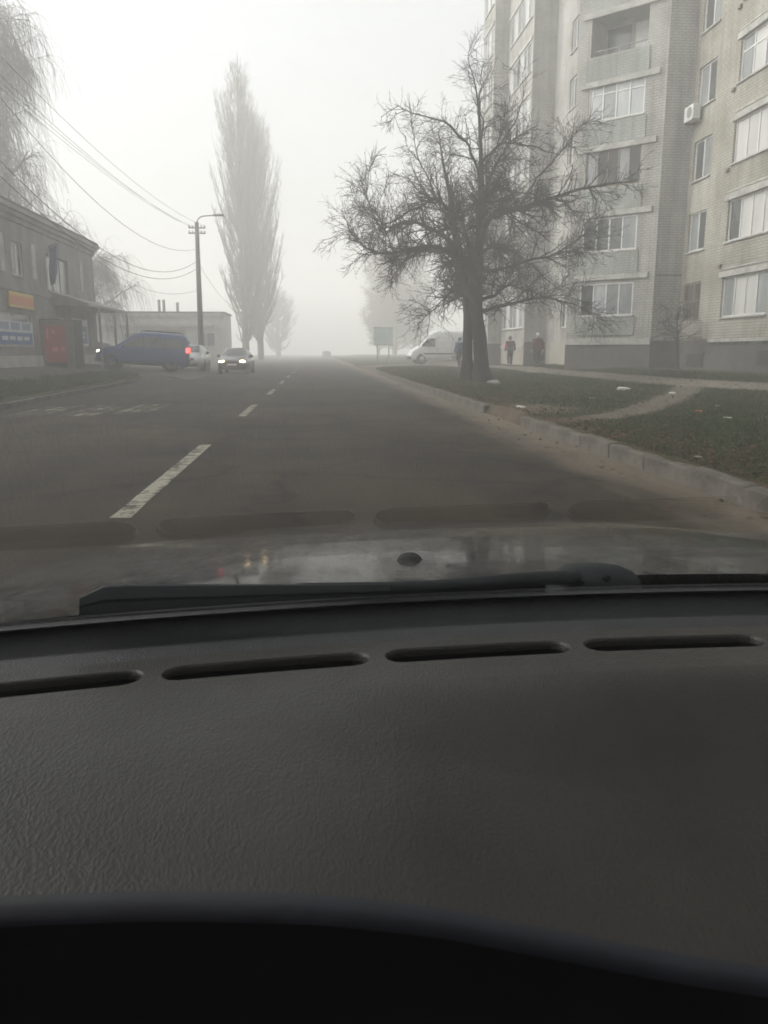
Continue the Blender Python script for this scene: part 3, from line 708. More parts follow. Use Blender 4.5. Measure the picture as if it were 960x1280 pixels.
def slab(parent, name, pl, a, b, c, d, off0, off1, m, bevel=0.0):
    o = pl.P(a, c, off0)
    ob = MB().obox(o, pl.d * (b - a), pl.n * (off1 - off0), (0, 0, d - c)).build(name, m, parent, bevel=bevel)
    if str(m).startswith('brick'):
        co = np.empty(len(ob.data.vertices) * 3, dtype=np.float32); ob.data.vertices.foreach_get('co', co); co = co.reshape(-1, 3)
        vi = np.empty(len(ob.data.loops), dtype=np.int32); ob.data.loops.foreach_get('vertex_index', vi)
        uvs = np.stack([(co - pl.o) @ pl.d, co[:, 2]], -1)[vi]
        ob.data.uv_layers.new(name='UVMap').data.foreach_set('uv', np.ascontiguousarray(uvs, dtype=np.float32).ravel())
    return ob

def window(parent, pl, h, n=2, frame='white_frame', panes=('pane',), transom=None, sill='concrete', dep=.12, fw=.06, parts=True):
    a, b, c, d = h
    f = MB()
    def bar(u0, u1, z0, z1, e=0.0): f.obox(pl.P(u0, z0, -dep), pl.d * (u1 - u0), pl.n * (.045 + e), (0, 0, z1 - z0))
    bar(a, b, c, c + fw); bar(a, b, d - fw, d); bar(a, a + fw, c + fw, d - fw); bar(b - fw, b, c + fw, d - fw)
    us = [a + fw + (b - a - 2 * fw) * i / n for i in range(n + 1)]
    for u in us[1:-1]: bar(u - fw * .5, u + fw * .5, c + fw, d - fw, -.004)
    zt = None
    if transom:
        zt = c + (d - c) * transom
        bar(a + fw, b - fw, zt - fw * .4, zt + fw * .4, -.008)
    w = f.build('window', frame, parent)
    for i in range(n):
        slab(w, 'pane', pl, us[i] - .002 * (i > 0), us[i + 1] - .002, c + fw * .5, d - fw * .5, -dep - .02, -dep + .012, panes[i % len(panes)])
    if sill: slab(w, 'sill', pl, a - .06, b + .06, c - .055, c - .004, -dep + .05, .07, sill)
    return w

flats = thing('apartment_building', 'tall cream and grey brick apartment block with glazed loggias behind the footpath', 'building', (0, 0, 0))
ZT = 26.5
A0, A1 = (14.9, 12.0), (14.9, 32.5)
B1 = tuple(PY(811, 458, 32.5)[:2]); B2 = (B1[0] - 2.72, B1[1] + 2.72)
E1 = (13.0, B2[1] + (13.0 - B2[0])); E2 = (13.0, 45.0)
C1 = (11.74, 45.0); C2 = (11.7, 50.4)
D1 = (10.85, 50.42); D2 = (10.8, 53.4)
# the outward normal of Plane is left of travel: travel from far to near along the street side
pA, pAB, pB, pBE, pE, pEC, pC, pCD, pD = (Plane(A0, A1), Plane(A1, B1), Plane(B1, B2), Plane(B2, E1), Plane(E1, E2), Plane(E2, C1), Plane(C1, C2), Plane(C2, D1), Plane(D1, D2))
for q in (pA, pAB, pB, pBE, pE, pEC, pC, pCD, pD): assert True
ST = 2.65
G0 = .30
# --- face A
PL_Z = 1.66
uy = lambda Y: Y - A0[1]
wA = []   # (hole, kwargs)
for k in range(9):
    s = 2.42 + ST * k
    narrow = (uy(30.75), uy(32.15), s, s + 1.45)
    wA.append((narrow, dict(n=2, panes=('pane', 'grey_pane') if k % 2 else ('grey_pane', 'pane')), k, 'n'))
    for yb in (27.95, 20.5):
        lo = (uy(yb - 1.9), uy(yb + 1.15), s + .02, s + 1.44)
        wA.append((lo, dict(n=4, panes=[('white_pane', 'white_pane', 'white_pane', 'pane'), ('white_pane',), ('white_pane', 'grey_pane'), ('grey_pane', 'white_pane', 'white_pane')][(k + int(yb)) % 4], transom=.68 if k in (3, 5) else None), k, 'l'))
    wA.append(((uy(16.0), uy(17.5), s, s + 1.45), dict(n=2), k, 'n'))
wall('wall', flats, pA, PL_Z, ZT, [w[0] for w in wA], 'brick_a')
wall('plinth', flats, pA, G0, PL_Z, [], 'plinth')
slab(flats, 'plinth_ledge', pA, uy(18), uy(29.6), PL_Z - .10, PL_Z + .02, .002, .16, 'concrete')
for h, kw, k, t in wA:
    if k == 0 and t == 'n' and h[0] > uy(30):
        kw = dict(n=2, frame='brown_frame', panes=('dark',), sill=None)
    w = window(flats, pA, h, **kw)
    if t == 'l':
        slab(flats, 'lintel', pA, h[0] - .18, h[1] + .18, h[3] + .004, h[3] + .2, -.02, .06, 'concrete')
        if k < 6: slab(flats, 'joint_line', pA, h[0] - .1, h[1] + .1, h[2] - .95, h[2] - .90, -.02, .022, 'concrete')
    elif k == 0 and h[0] > uy(30):
        gr = MB()
        for i in range(9):
            u = h[0] + (h[1] - h[0]) * (i + .5) / 9
            gr.obox(pA.P(u - .008, h[2], .01), pA.d * .016, pA.n * .016, (0, 0, h[3] - h[2]))
        for zz in (.05, .5, .95): gr.obox(pA.P(h[0] - .03, h[2] + (h[3] - h[2]) * zz, .026), pA.d * (h[1] - h[0] + .06), pA.n * .014, (0, 0, .03))
        gr.build('window_grille', 'brown_frame', flats)
# basement hatch and niche in the plinth
for (a, b, c, d) in ((uy(30.1), uy(31.5), .62, 1.12), (uy(25.6), uy(26.3), .75, 1.25), (uy(22.5), uy(23.4), .7, 1.25)):
    slab(flats, 'basement_hatch', pA, a, b, c, d, -.02, .03, 'dark', .01)
    slab(flats, 'hatch_frame', pA, a - .07, b + .07, d, d + .08, -.02, .06, 'plinth')
# rain pipe brackets: small vents beside the loggias
for z in (3.6, 6.9, 9.55, 12.2): slab(flats, 'wall_vent', pA, uy(29.2), uy(29.4), z + .62, z + .74, -.01, .1, 'brown_frame')
# --- grey return face between A and B
wall('wall', flats, pAB, PL_Z, ZT, [], 'brick_b')
wall('plinth', flats, pAB, G0, PL_Z, [], 'plinth')
slab(flats, 'floor_band', pAB, .01, pAB.L - .01, 4.22, 4.27, -.01, .012, 'plinth')
# --- diagonal block B with loggias
ua, ub = .86, 3.26
sB = [2.70, 5.33, 7.87, 10.47, 12.95, 15.55, 18.15, 20.75, 23.3]
hB = [(ua, ub, z, z + (1.34 if i < 2 else 1.52)) for i, z in enumerate(sB)]
wall('wall', flats, pB, 1.55, ZT, hB, 'brick_b', depth=.2)
wall('plinth', flats, pB, G0, 1.55, [], 'plinth')
slab(flats, 'plinth_ledge', pB, .02, pB.L - .02, 1.5, 1.78, .002, .05, 'concrete', .008)
for i, h in enumerate(hB):
    z = h[2]
    slab(flats, 'loggia_parapet', pB, ua - .12, ub + .14, z - (.92 if i else .80), z - .06, -.02, .05, 'brick_green')
    if i > 0: slab(flats, 'loggia_slab', pB, ua - .6, ub + .34, z - 1.16, z - .935, -.02, .085, 'concrete', .012)
    if i in (0, 1): window(flats, pB, h, 4, panes=[('grey_pane', 'grey_pane', 'curtain_pane', 'pane'), ('grey_pane', 'pane', 'pane', 'pane')][i], dep=.06)
    elif i == 2: window(flats, pB, h, 5, frame='brown_frame', panes=('dark', 'grey_pane', 'dark'), dep=.1, sill=None)
    elif i == 3: window(flats, pB, h, 4, panes=('curtain_pane', 'curtain_pane', 'grey_pane', 'curtain_pane'), transom=.68, dep=.08)
    elif i == 4:
        op = link('open_loggia', MB().obox(pB.P(ua, z, -1.15), pB.d * (ub - ua), pB.n * .03, (0, 0, 1.52)).mesh('back'), flats); op.data.materials.append(M['loggia'])
        slab(op, 'side_wall', pB, ua - .03, ua, z, z + 1.52, -1.12, -.2, 'loggia'); slab(op, 'side_wall', pB, ub, ub + .03, z, z + 1.52, -1.12, -.2, 'loggia')
        slab(op, 'ceiling', pB, ua, ub, z + 1.52, z + 1.55, -1.12, -.2, 'loggia'); slab(op, 'floor', pB, ua, ub, z - .03, z, -1.12, -.2, 'loggia')
        slab(op, 'balcony_door', pB, ua + .25, ua + 1.0, z, z + 1.3, -1.118, -1.08, 'white_frame'); slab(op, 'inner_window', pB, ua + 1.2, ub - .2, z + .3, z + 1.3, -1.118, -1.08, 'pane')
        rl = MB().tube([pB.P(ua, z + .22, -.1), pB.P(ub, z + .22, -.1)], .022, 6)
        for q in range(5): rl.tube([pB.P(ua + .1 + q * .55, z, -.1), pB.P(ua + .1 + q * .55, z + .22, -.1)], .012, 5)
        rl.build('railing', 'steel', op)
    else: window(flats, pB, h, 4, panes=('curtain_pane', 'grey_pane'), dep=.08)
# --- hidden return, recessed wall E
wall('wall', flats, pBE, G0, ZT, [], 'brick_b')
hE = []
for k in range(9):
    s = 2.45 + ST * k
    for Yc in (41.9, 38.6):
        u = Yc - E1[1]
        hE.append((u - .55, u + .55, s, s + 1.45))
wall('wall', flats, pE, 1.7, ZT, hE, 'brick_b'); wall('plinth', flats, pE, G0, 1.7, [], 'beige')
for i, h in enumerate(hE): window(flats, pE, h, 2, panes=('pane', 'grey_pane') if i % 3 else ('white_pane', 'pane'))
wall('wall', flats, pEC, 1.75, ZT, [], 'brick_b'); wall('plinth', flats, pEC, G0, 1.75, [], 'plinth')
# --- loggia stacks C and D
for pl, mm, npn in ((pC, 'brick_b', 6), (pD, 'brick_b', 4)):
    hs_ = [(.35, pl.L - .3, 2.55 + ST * k, 2.55 + ST * k + 1.5) for k in range(9)]
    wall('wall', flats, pl, 1.7, ZT, hs_, mm); wall('plinth', flats, pl, G0, 1.7, [], 'beige' if pl is pC else 'plinth')
    for k, h in enumerate(hs_):
        window(flats, pl, h, npn, panes=[('grey_pane', 'white_pane', 'grey_pane'), ('white_pane', 'grey_pane'), ('pane', 'grey_pane', 'white_pane')][k % 3], dep=.05)
        slab(flats, 'loggia_slab', pl, .15, pl.L - .1, h[2] - 1.12, h[2] - .95, -.02, .07, 'concrete')
wall('wall', flats, pCD, 1.7, ZT, [], 'brick_b'); wall('plinth', flats, pCD, G0, 1.7, [], 'plinth')
# back, ends and roof
back = [D2, (26.0, 53.4), (26.0, 12.0), A0]
for a, b in zip(back[:-1], back[1:]): wall('wall', flats, Plane(a, b), G0, ZT, [], 'brick_a')
outline = [A0, A1, B1, B2, E1, E2, C1, C2, D1, D2, (26.0, 53.4), (26.0, 12.0)]
MB().prism([(x, y, ZT + .004) for x, y in outline], (0, 0, .35)).build('roof', 'roof', flats)

# entrance canopy slab beyond the recessed wall
# air conditioner on the wall of A
ac = thing('air_conditioner', 'white air conditioner box on the cream brick wall beside a window', 'air conditioner', tuple(pA.P(uy(32.0), 9.9, 0)))
ac.rotation_euler = (0, 0, R(90))
MB().box((-.42, .12, 0), (.36, .42, .55)).build('casing', 'white_frame', ac, bevel=.02)
fan = MB(); fan.tube([(-.12, .421, .28), (-.12, .435, .28)], .2, 20); fan.build('fan_grille', 'steel', ac)
MB().box((-.34, .001, -.06), (-.30, .42, -.005)).build('bracket', 'steel', ac)
MB().box((.24, .001, -.06), (.28, .42, -.005)).build('bracket', 'steel', ac)
# red cloth hung from a window of the recessed wall
rc = MB(); uu = 38.6 - E1[1]
ring = []
for i in range(9):
    u = uu - .45 + i * .11
    ring.append([pE.P(u, 13.05 + .02 * math.sin(i), .09 + .02 * math.sin(i * 1.7)), pE.P(u + .01 * math.sin(i * 2), 11.95 + .05 * math.sin(i * 2.3), .10 + .03 * math.sin(i * 1.9 + 1))])
rc.loft(ring, close=False, cap=False)
tag(rc.build('hanging_cloth', 'red', smooth=True), 'red cloth hanging out of a narrow window high on the flats', 'cloth')

# ================================================================== SHOP BUILDING ON THE LEFT
shop = thing('shop_building', 'grey two storey plastered building with cornice, posters and a canopy on the left', 'building')
LX, LY1, LY0 = -12.0, 46.9, 18.0
pL = Plane((LX, LY1), (LX, LY0))
v = lambda Y: LY1 - Y
hup = [(v(42.2), v(38.9), 3.95, 5.55), (v(35.9), v(34.6), 4.25, 5.6), (v(31.5), v(29.5), 4.1, 5.6), (v(27.0), v(25.0), 4.1, 5.6)]
hlow = [(v(36.2), v(32.4), 1.5, 2.75), (v(31.2), v(27.6), 1.5, 2.75), (v(43.6), v(40.2), 2.0, 2.8)]
wall('wall', shop, pL, .3, 6.35, hup + hlow, 'plaster', depth=.18)
for i, h in enumerate(hup): window(shop, pL, h, 3 if i == 0 else 2, panes=('grey_pane', 'curtain_pane', 'grey_pane') if i == 0 else ('pane', 'grey_pane'), frame='white_frame' if i else 'brown_frame')
for i, h in enumerate(hlow): window(shop, pL, h, 2, panes=('grey_pane', 'white_pane') if i < 2 else ('white_pane',))
for z0, z1, o in ((6.35, 6.55, .10), (6.55, 6.72, .22), (6.72, 6.9, .34)): slab(shop, 'cornice', pL, -.02 - o, pL.L, z0 + .002, z1, -.3, o, 'plaster', .01)
slab(shop, 'string_course', pL, 0.0, pL.L, 3.62, 3.78, -.01, .06, 'plaster', .01)
for Y in (37.15, 44.4, 33.5): slab(shop, 'pilaster', pL, v(Y) - .22, v(Y) + .22, 4.3, 5.75, -.01, .05, 'plaster_light', .008)
slab(shop, 'plinth', pL, 0.0, pL.L, .3, 1.05, -.01, .07, 'plaster_light')
for a, b in (((LX, LY0), (-24, LY0)), ((-24, LY0), (-24, LY1)), ((-24, LY1), (LX, LY1))): wall('wall', shop, Plane(a, b), .3, 6.6, [], 'plaster')
MB().prism([(-24.2, LY0 - .2, 6.905), (LX + .3, LY0 - .2, 6.905), (LX + .3, LY1 + .3, 6.905), (-24.2, LY1 + .3, 6.905)], (0, 0, .12)).build('roof', 'roof', shop)
# canopy over the door with its posts
cb = MB()
y0c, y1c, xo = 39.2, 46.4, -10.35
cb.loft([[(LX - .1, y0c, 3.95), (LX - .1, y1c, 3.95)], [(xo, y0c - .1, 3.42), (xo, y1c + .2, 3.42)], [(xo, y0c - .1, 3.30), (xo, y1c + .2, 3.30)], [(LX - .1, y0c, 3.30), (LX - .1, y1c, 3.30)]], close=False, cap=False)
cb.add([(LX - .1, y0c, 3.95), (xo, y0c - .1, 3.42), (xo, y0c - .1, 3.30), (LX - .1, y0c, 3.30)], [(0, 1, 2, 3)])
cb.add([(LX - .1, y1c, 3.95), (xo, y1c + .2, 3.42), (xo, y1c + .2, 3.30), (LX - .1, y1c, 3.30)], [(0, 1, 2, 3)])
can = cb.build('canopy', 'tin', shop)
for Y in (40.4, 43.4, 46.2): MB().box((xo + .10, Y, .3), (xo + .20, Y + .1, 3.3)).build('canopy_post', 'tin', can)
# vestibule with the red panel
ves = MB()
ves.box((LX + .01, 37.3, .35), (-10.62, 38.9, 2.62)).build('vestibule', 'dark', shop)
b = MB().box((-11.98, 37.26, .4), (-11.84, 37.38, 2.58)); b.box((-10.92, 37.255, .4), (-10.61, 37.38, 2.68)); b.box((-12.0, 37.25, 2.36), (-10.6, 37.4, 2.6)); fr = b.build('vestibule_frame', 'brown_frame', shop)
rp = MB().box((-11.84, 37.262, .75), (-10.92, 37.32, 2.36)).build('red_panel', 'red', shop)
for (x0, x1, z0, z1) in ((-11.72, -11.64, 1.75, 2.2), (-11.5, -11.44, 2.0, 2.2), (-11.42, -11.36, 1.98, 2.16), (-11.52, -11.28, 1.22, 1.42), (-11.14, -10.99, 1.24, 1.46)):
    MB().box((x0, 37.252, z0), (x1, 37.261, z1)).build('panel_print', 'red_light', rp)
# posters and sign boards on the wall
sg = thing('sign_board', 'orange sign with yellow edge above the shop window', 'sign', tuple(pL.P(v(36.3), 2.98, .06)))
def onL(root, name, y0, y1, z0, z1, o0, o1, m):
    p = np.array(root.location)
    return MB().obox(pL.P(v(y1), z0, o0) - p, pL.d * (y1 - y0), pL.n * (o1 - o0), (0, 0, z1 - z0)).build(name, m, root)
onL(sg, 'panel', 33.6, 36.4, 2.96, 3.56, .065, .13, 'yellow'); onL(sg, 'stripe', 33.65, 36.35, 3.06, 3.44, .13, .14, 'orange')
po = thing('window_poster', 'blue and white posters filling the shop window left of the red panel', 'poster', tuple(pL.P(v(36.1), 1.4, .03)))
onL(po, 'board', 32.3, 36.25, 1.42, 2.42, .01, .05, 'white_print'); onL(po, 'blue_field', 32.4, 36.1, 1.5, 1.98, .05, .056, 'blue_print')
for k in range(3): onL(po, 'blue_field', 32.5 + 1.22 * k, 33.5 + 1.22 * k, 2.08, 2.36, .05, .056, mat('pale_blue_poster', (.22, .27, .38), .5, (.17, .21, .32), 3) if k == 0 else bpy.data.materials['pale_blue_poster'])
for k in range(4): onL(po, 'white_line', 32.7 + .8 * k, 33.3 + .8 * k, 1.66 + .02 * (k % 2), 1.82, .056, .062, 'white_print')
po2 = thing('wall_poster', 'narrow blue poster under the canopy beside the red panel', 'poster', tuple(pL.P(v(44.5), 1.5, .06)))
onL(po2, 'board', 40.9, 44.6, 1.5, 2.85, .075, .11, 'white_print'); onL(po2, 'blue_field', 42.3, 44.4, 1.62, 2.5, .11, .116, 'blue_print')
onL(po2, 'white_line', 42.6, 44.1, 2.1, 2.2, .116, .12, 'white_print'); onL(po2, 'white_line', 42.6, 44.0, 1.9, 2.0, .116, .12, 'white_print')
# dark blue flag hanging from a bracket
fl = thing('flag', 'dark blue flag hanging limp from the upper wall of the grey building', 'flag', tuple(pL.P(v(38.7), 5.7, .1)))
MB().tube([(0, 0, 0), (.5, -.05, .25)], .018, 6).build('flag_pole', 'steel', fl)
rr = []
for i in range(11):
    z = .22 - i * .175
    rr.append([(.10 + .40 * t + .03 * math.sin(i * .8 + t * 9) - .012 * i, .05 * math.sin(t * 11 + i * .5) + .06 * i * (.5 - t) + .10 * t, z + .10 * t - .05 * (1 - t)) for t in np.linspace(0, 1, 9)])
fb = MB().loft(rr, close=False, cap=False).build('flag_cloth', 'navy', fl, smooth=True)
sm = fb.modifiers.new('thick', 'SOLIDIFY'); sm.thickness = .006

# ================================================================== LOW GARAGES BEHIND
gar = thing('garage_block', 'long low pale garage building with flat roof behind the blue van', 'building')
GY, GX0, GX1 = 78.0, -34.0, -8.3
pG = Plane((GX1, GY), (GX0, GY))
g = lambda X: GX1 - X
hg = [(g(-9.2), g(-10.8), 1.7, 3.0), (g(-11.9), g(-15.4), .2, 3.2), (g(-16.0), g(-17.6), 1.7, 3.0), (g(-18.4), g(-20.2), .2, 3.0), (g(-22.4), g(-26), .2, 3.2)]
wall('wall', gar, pG, -.1, 4.7, hg, 'plaster_light', depth=.2)
for i, h in enumerate(hg):
    if h[2] < 1:
        MB().obox(pG.P(h[0], h[2], -.16), pG.d * (h[1] - h[0]), pG.n * .04, (0, 0, h[3] - h[2])).build('garage_door', ('white_frame', 'tin', 'tin')[i % 3], gar)
    else: window(gar, pG, h, 2, panes=('pane', 'grey_pane'))
slab(gar, 'fascia', pG, -.1, pG.L, 4.40, 4.75, -.05, .18, 'concrete', .01)
slab(gar, 'beam', pG, 1.0, 11.0, 3.5, 3.72, -.02, .7, 'concrete', .01)
for a, b in (((GX0, GY), (GX0, GY + 6.3)), ((GX0, GY + 6.3), (GX1, GY + 6.3)), ((GX1, GY + 6.3), (GX1, GY))): wall('wall', gar, Plane(a, b), -.1, 4.7, [], 'plaster_light')
MB().prism([(GX0, GY - .15, 4.752), (GX1 + .1, GY - .15, 4.752), (GX1 + .1, GY + 6.4, 4.752), (GX0, GY + 6.4, 4.752)], (0, 0, .14)).build('roof', 'roof', gar)
for px, h in ((199, .95), (205, .95), (222, .75)):
    X = float(PY(px, 385, GY + 1.5)[0])
    MB().tube([(X, GY + 1.5, 4.85), (X, GY + 1.5, 4.9 + h * 1.2)], .13, 8).build('chimney_pipe', 'tin', gar)
# ================================================================== LAMP POLE AND WIRES
PLX, PLY = -6.75, 50.0
pole = thing('lamp_post', 'concrete street lamp post with curved arm and wires beside the silver car', 'lamp post', (PLX, PLY, .05))
MB().tube([(0, 0, -.1), (0.02, 0, 4), (0.06, 0, 8.6)], [.19, .155, .115], 12).build('pole', 'pole', pole, smooth=True)
arm = [(.06, 0, 8.5)] + [(.06 + .45 * (1 - math.cos(t)), 0, 8.5 + .45 * math.sin(t)) for t in np.linspace(.2, 1.45, 6)] + [(.85, 0, 8.98), (1.1, 0, 9.0)]
ar = MB().tube(arm, .035, 7).build('arm', 'steel', pole, smooth=True)
MB().loft([[(1.02 + .62 * t, w * .13 * s, 8.98 + .03 * t + q) for w, q in ((-1, 0), (-.8, .07), (.8, .07), (1, 0), (.5, -.04), (-.5, -.04))] for t, s in ((0, .4), (.2, 1), (.8, 1), (1, .5))]).build('lamp_head', 'tin', ar)
for z in (8.25, 7.95):
    ca = MB().box((-.45, -.04, z), (.55, .04, z + .07)).build('crossarm', 'steel', pole)
    for x in (-.4, -.2, .3, .5): MB().tube([(x, 0, z + .07), (x, 0, z + .12), (x, 0, z + .18)], [.02, .04, .03], 8).build('insulator', 'ceramic', ca)
def wire(name, p0, p1, sag, r, label, n=28, group=None):
    p0, p1 = np.array(p0, float), np.array(p1, float)
    t = np.linspace(0, 1, n)[:, None]
    P = p0 + (p1 - p0) * t - np.array([0, 0, 1.0]) * sag * 4 * t * (1 - t)
    o = MB().tube(P, r, 5).build(name, 'wire', smooth=True)
    return tag(o, label, 'wire', group)
top = np.array([PLX + .05, PLY, 0])
wire('power_cable', top + (-.1, 0, 6.45), (-9.0, 14.0, 9.5), 2.95, .012, 'thick black cable sagging lowest between lamp post and shop building')
wire('power_cable', top + (-.1, .03, 6.05), (-9.15, 14.0, 9.1), 2.85, .012, 'thick black cable hanging just under its twin from the lamp post')
wire('power_cable', top + (-.1, 0, 7.15), (-9.0, 14.0, 11.3), 2.6, .009, 'single black cable strung above the thick pair from the lamp post')
for k, (dx, z) in enumerate(((-.35, 8.4), (-.15, 8.4), (.35, 8.12), (.55, 8.42))):
    wire('overhead_wire', top + (dx, 0, z), (-9.0 + dx, 10.0, z + 1.4 + .12 * k), 1.0 + .1 * k, .006, 'thin overhead wire running from the lamp post crossarms toward the birch', group='thin overhead wires')
wire('service_cable', top + (-.1, 0, 4.8), (-11.75, 45.5, 6.3), .9, .009, 'slack service cable from lamp post to the corner of the grey building')
wire('service_cable', top + (.1, .1, 6.2), (-6.4, 88, 6.8), 1.6, .009, 'slack cable leading away from the lamp post past the poplars')

# ================================================================== TREES
def unit(a): return a / (np.linalg.norm(a, axis=-1, keepdims=True) + 1e-9)
def resample(P, n):
    P = np.array(P, float); s = np.concatenate([[0], np.cumsum(np.linalg.norm(np.diff(P, axis=0), axis=1))])
    t = np.linspace(0, s[-1], n); return np.stack([np.interp(t, s, P[:, i]) for i in range(P.shape[1])], -1)
def grow(P, Rr, count, n, L, ang, trange, trop, wig, rs, rmin, g, lenpar=True, bias=1.0, wts=1.0):
    m, k, _ = P.shape
    ln = np.linalg.norm(np.diff(P, axis=1), axis=2).sum(1)
    pw = ln ** bias * wts; idx = g.choice(m, count, p=pw / pw.sum())
    t = g.uniform(*trange, count); f = t * (k - 1); i0 = np.minimum(f.astype(int), k - 2); w = (f - i0)[:, None]
    o = P[idx, i0] * (1 - w) + P[idx, i0 + 1] * w
    r0 = Rr[idx, i0] * (1 - w[:, 0]) + Rr[idx, i0 + 1] * w[:, 0]
    T = unit(P[idx, i0 + 1] - P[idx, i0])
    q = g.standard_normal((count, 3)); q = unit(q - (q * T).sum(1, keepdims=True) * T)
    a = g.uniform(*ang, count)[:, None]
    D = T * np.cos(a) + q * np.sin(a)
    Ln = g.uniform(*L, count)
    if lenpar: Ln = Ln * (1 - .55 * t)
    pts = [o]; d = D; st = (Ln / (n - 1))[:, None]
    for i in range(n - 1):
        d = unit(d + np.array(trop) * (1.0 / (n - 1)) + g.standard_normal((count, 3)) * wig)
        pts.append(pts[-1] + d * st)
    C = np.stack(pts, 1)
    r = np.clip(r0 * rs, rmin, None)[:, None] * np.linspace(1, .35, n)[None, :]
    return C, np.maximum(r, rmin * .7)
def tubes(P, Rr, k):
    m, n, _ = P.shape
    T = np.gradient(P, axis=1); T = unit(T)
    ref = np.where(np.abs(T[:, :1, 2:3]) < .9, np.array([0, 0, 1.0]), np.array([1.0, 0, 0]))
    A = unit(np.cross(T, np.broadcast_to(ref, T.shape))); B = np.cross(A, T)
    th = 2 * np.pi * np.arange(k) / k
    V = P[:, :, None] + Rr[:, :, None, None] * (A[:, :, None] * np.cos(th)[:, None] + B[:, :, None] * np.sin(th)[:, None])
    I = np.arange(m * n * k).reshape(m, n, k)
    Fq = np.stack([I[:, :-1], np.roll(I, -1, 2)[:, :-1], np.roll(I, -1, 2)[:, 1:], I[:, 1:]], -1).reshape(-1, 4)
    return V.reshape(-1, 3), Fq
def merge(name, parts, m, parent):
    Vs, Fs, k = [], [], 0
    for P, r, s in parts:
        V_, F_ = tubes(P, r, s); Vs.append(V_); Fs.append(F_ + k); k += len(V_)
    return np_mesh(name, np.concatenate(Vs), np.concatenate(Fs), m, parent, smooth=True)

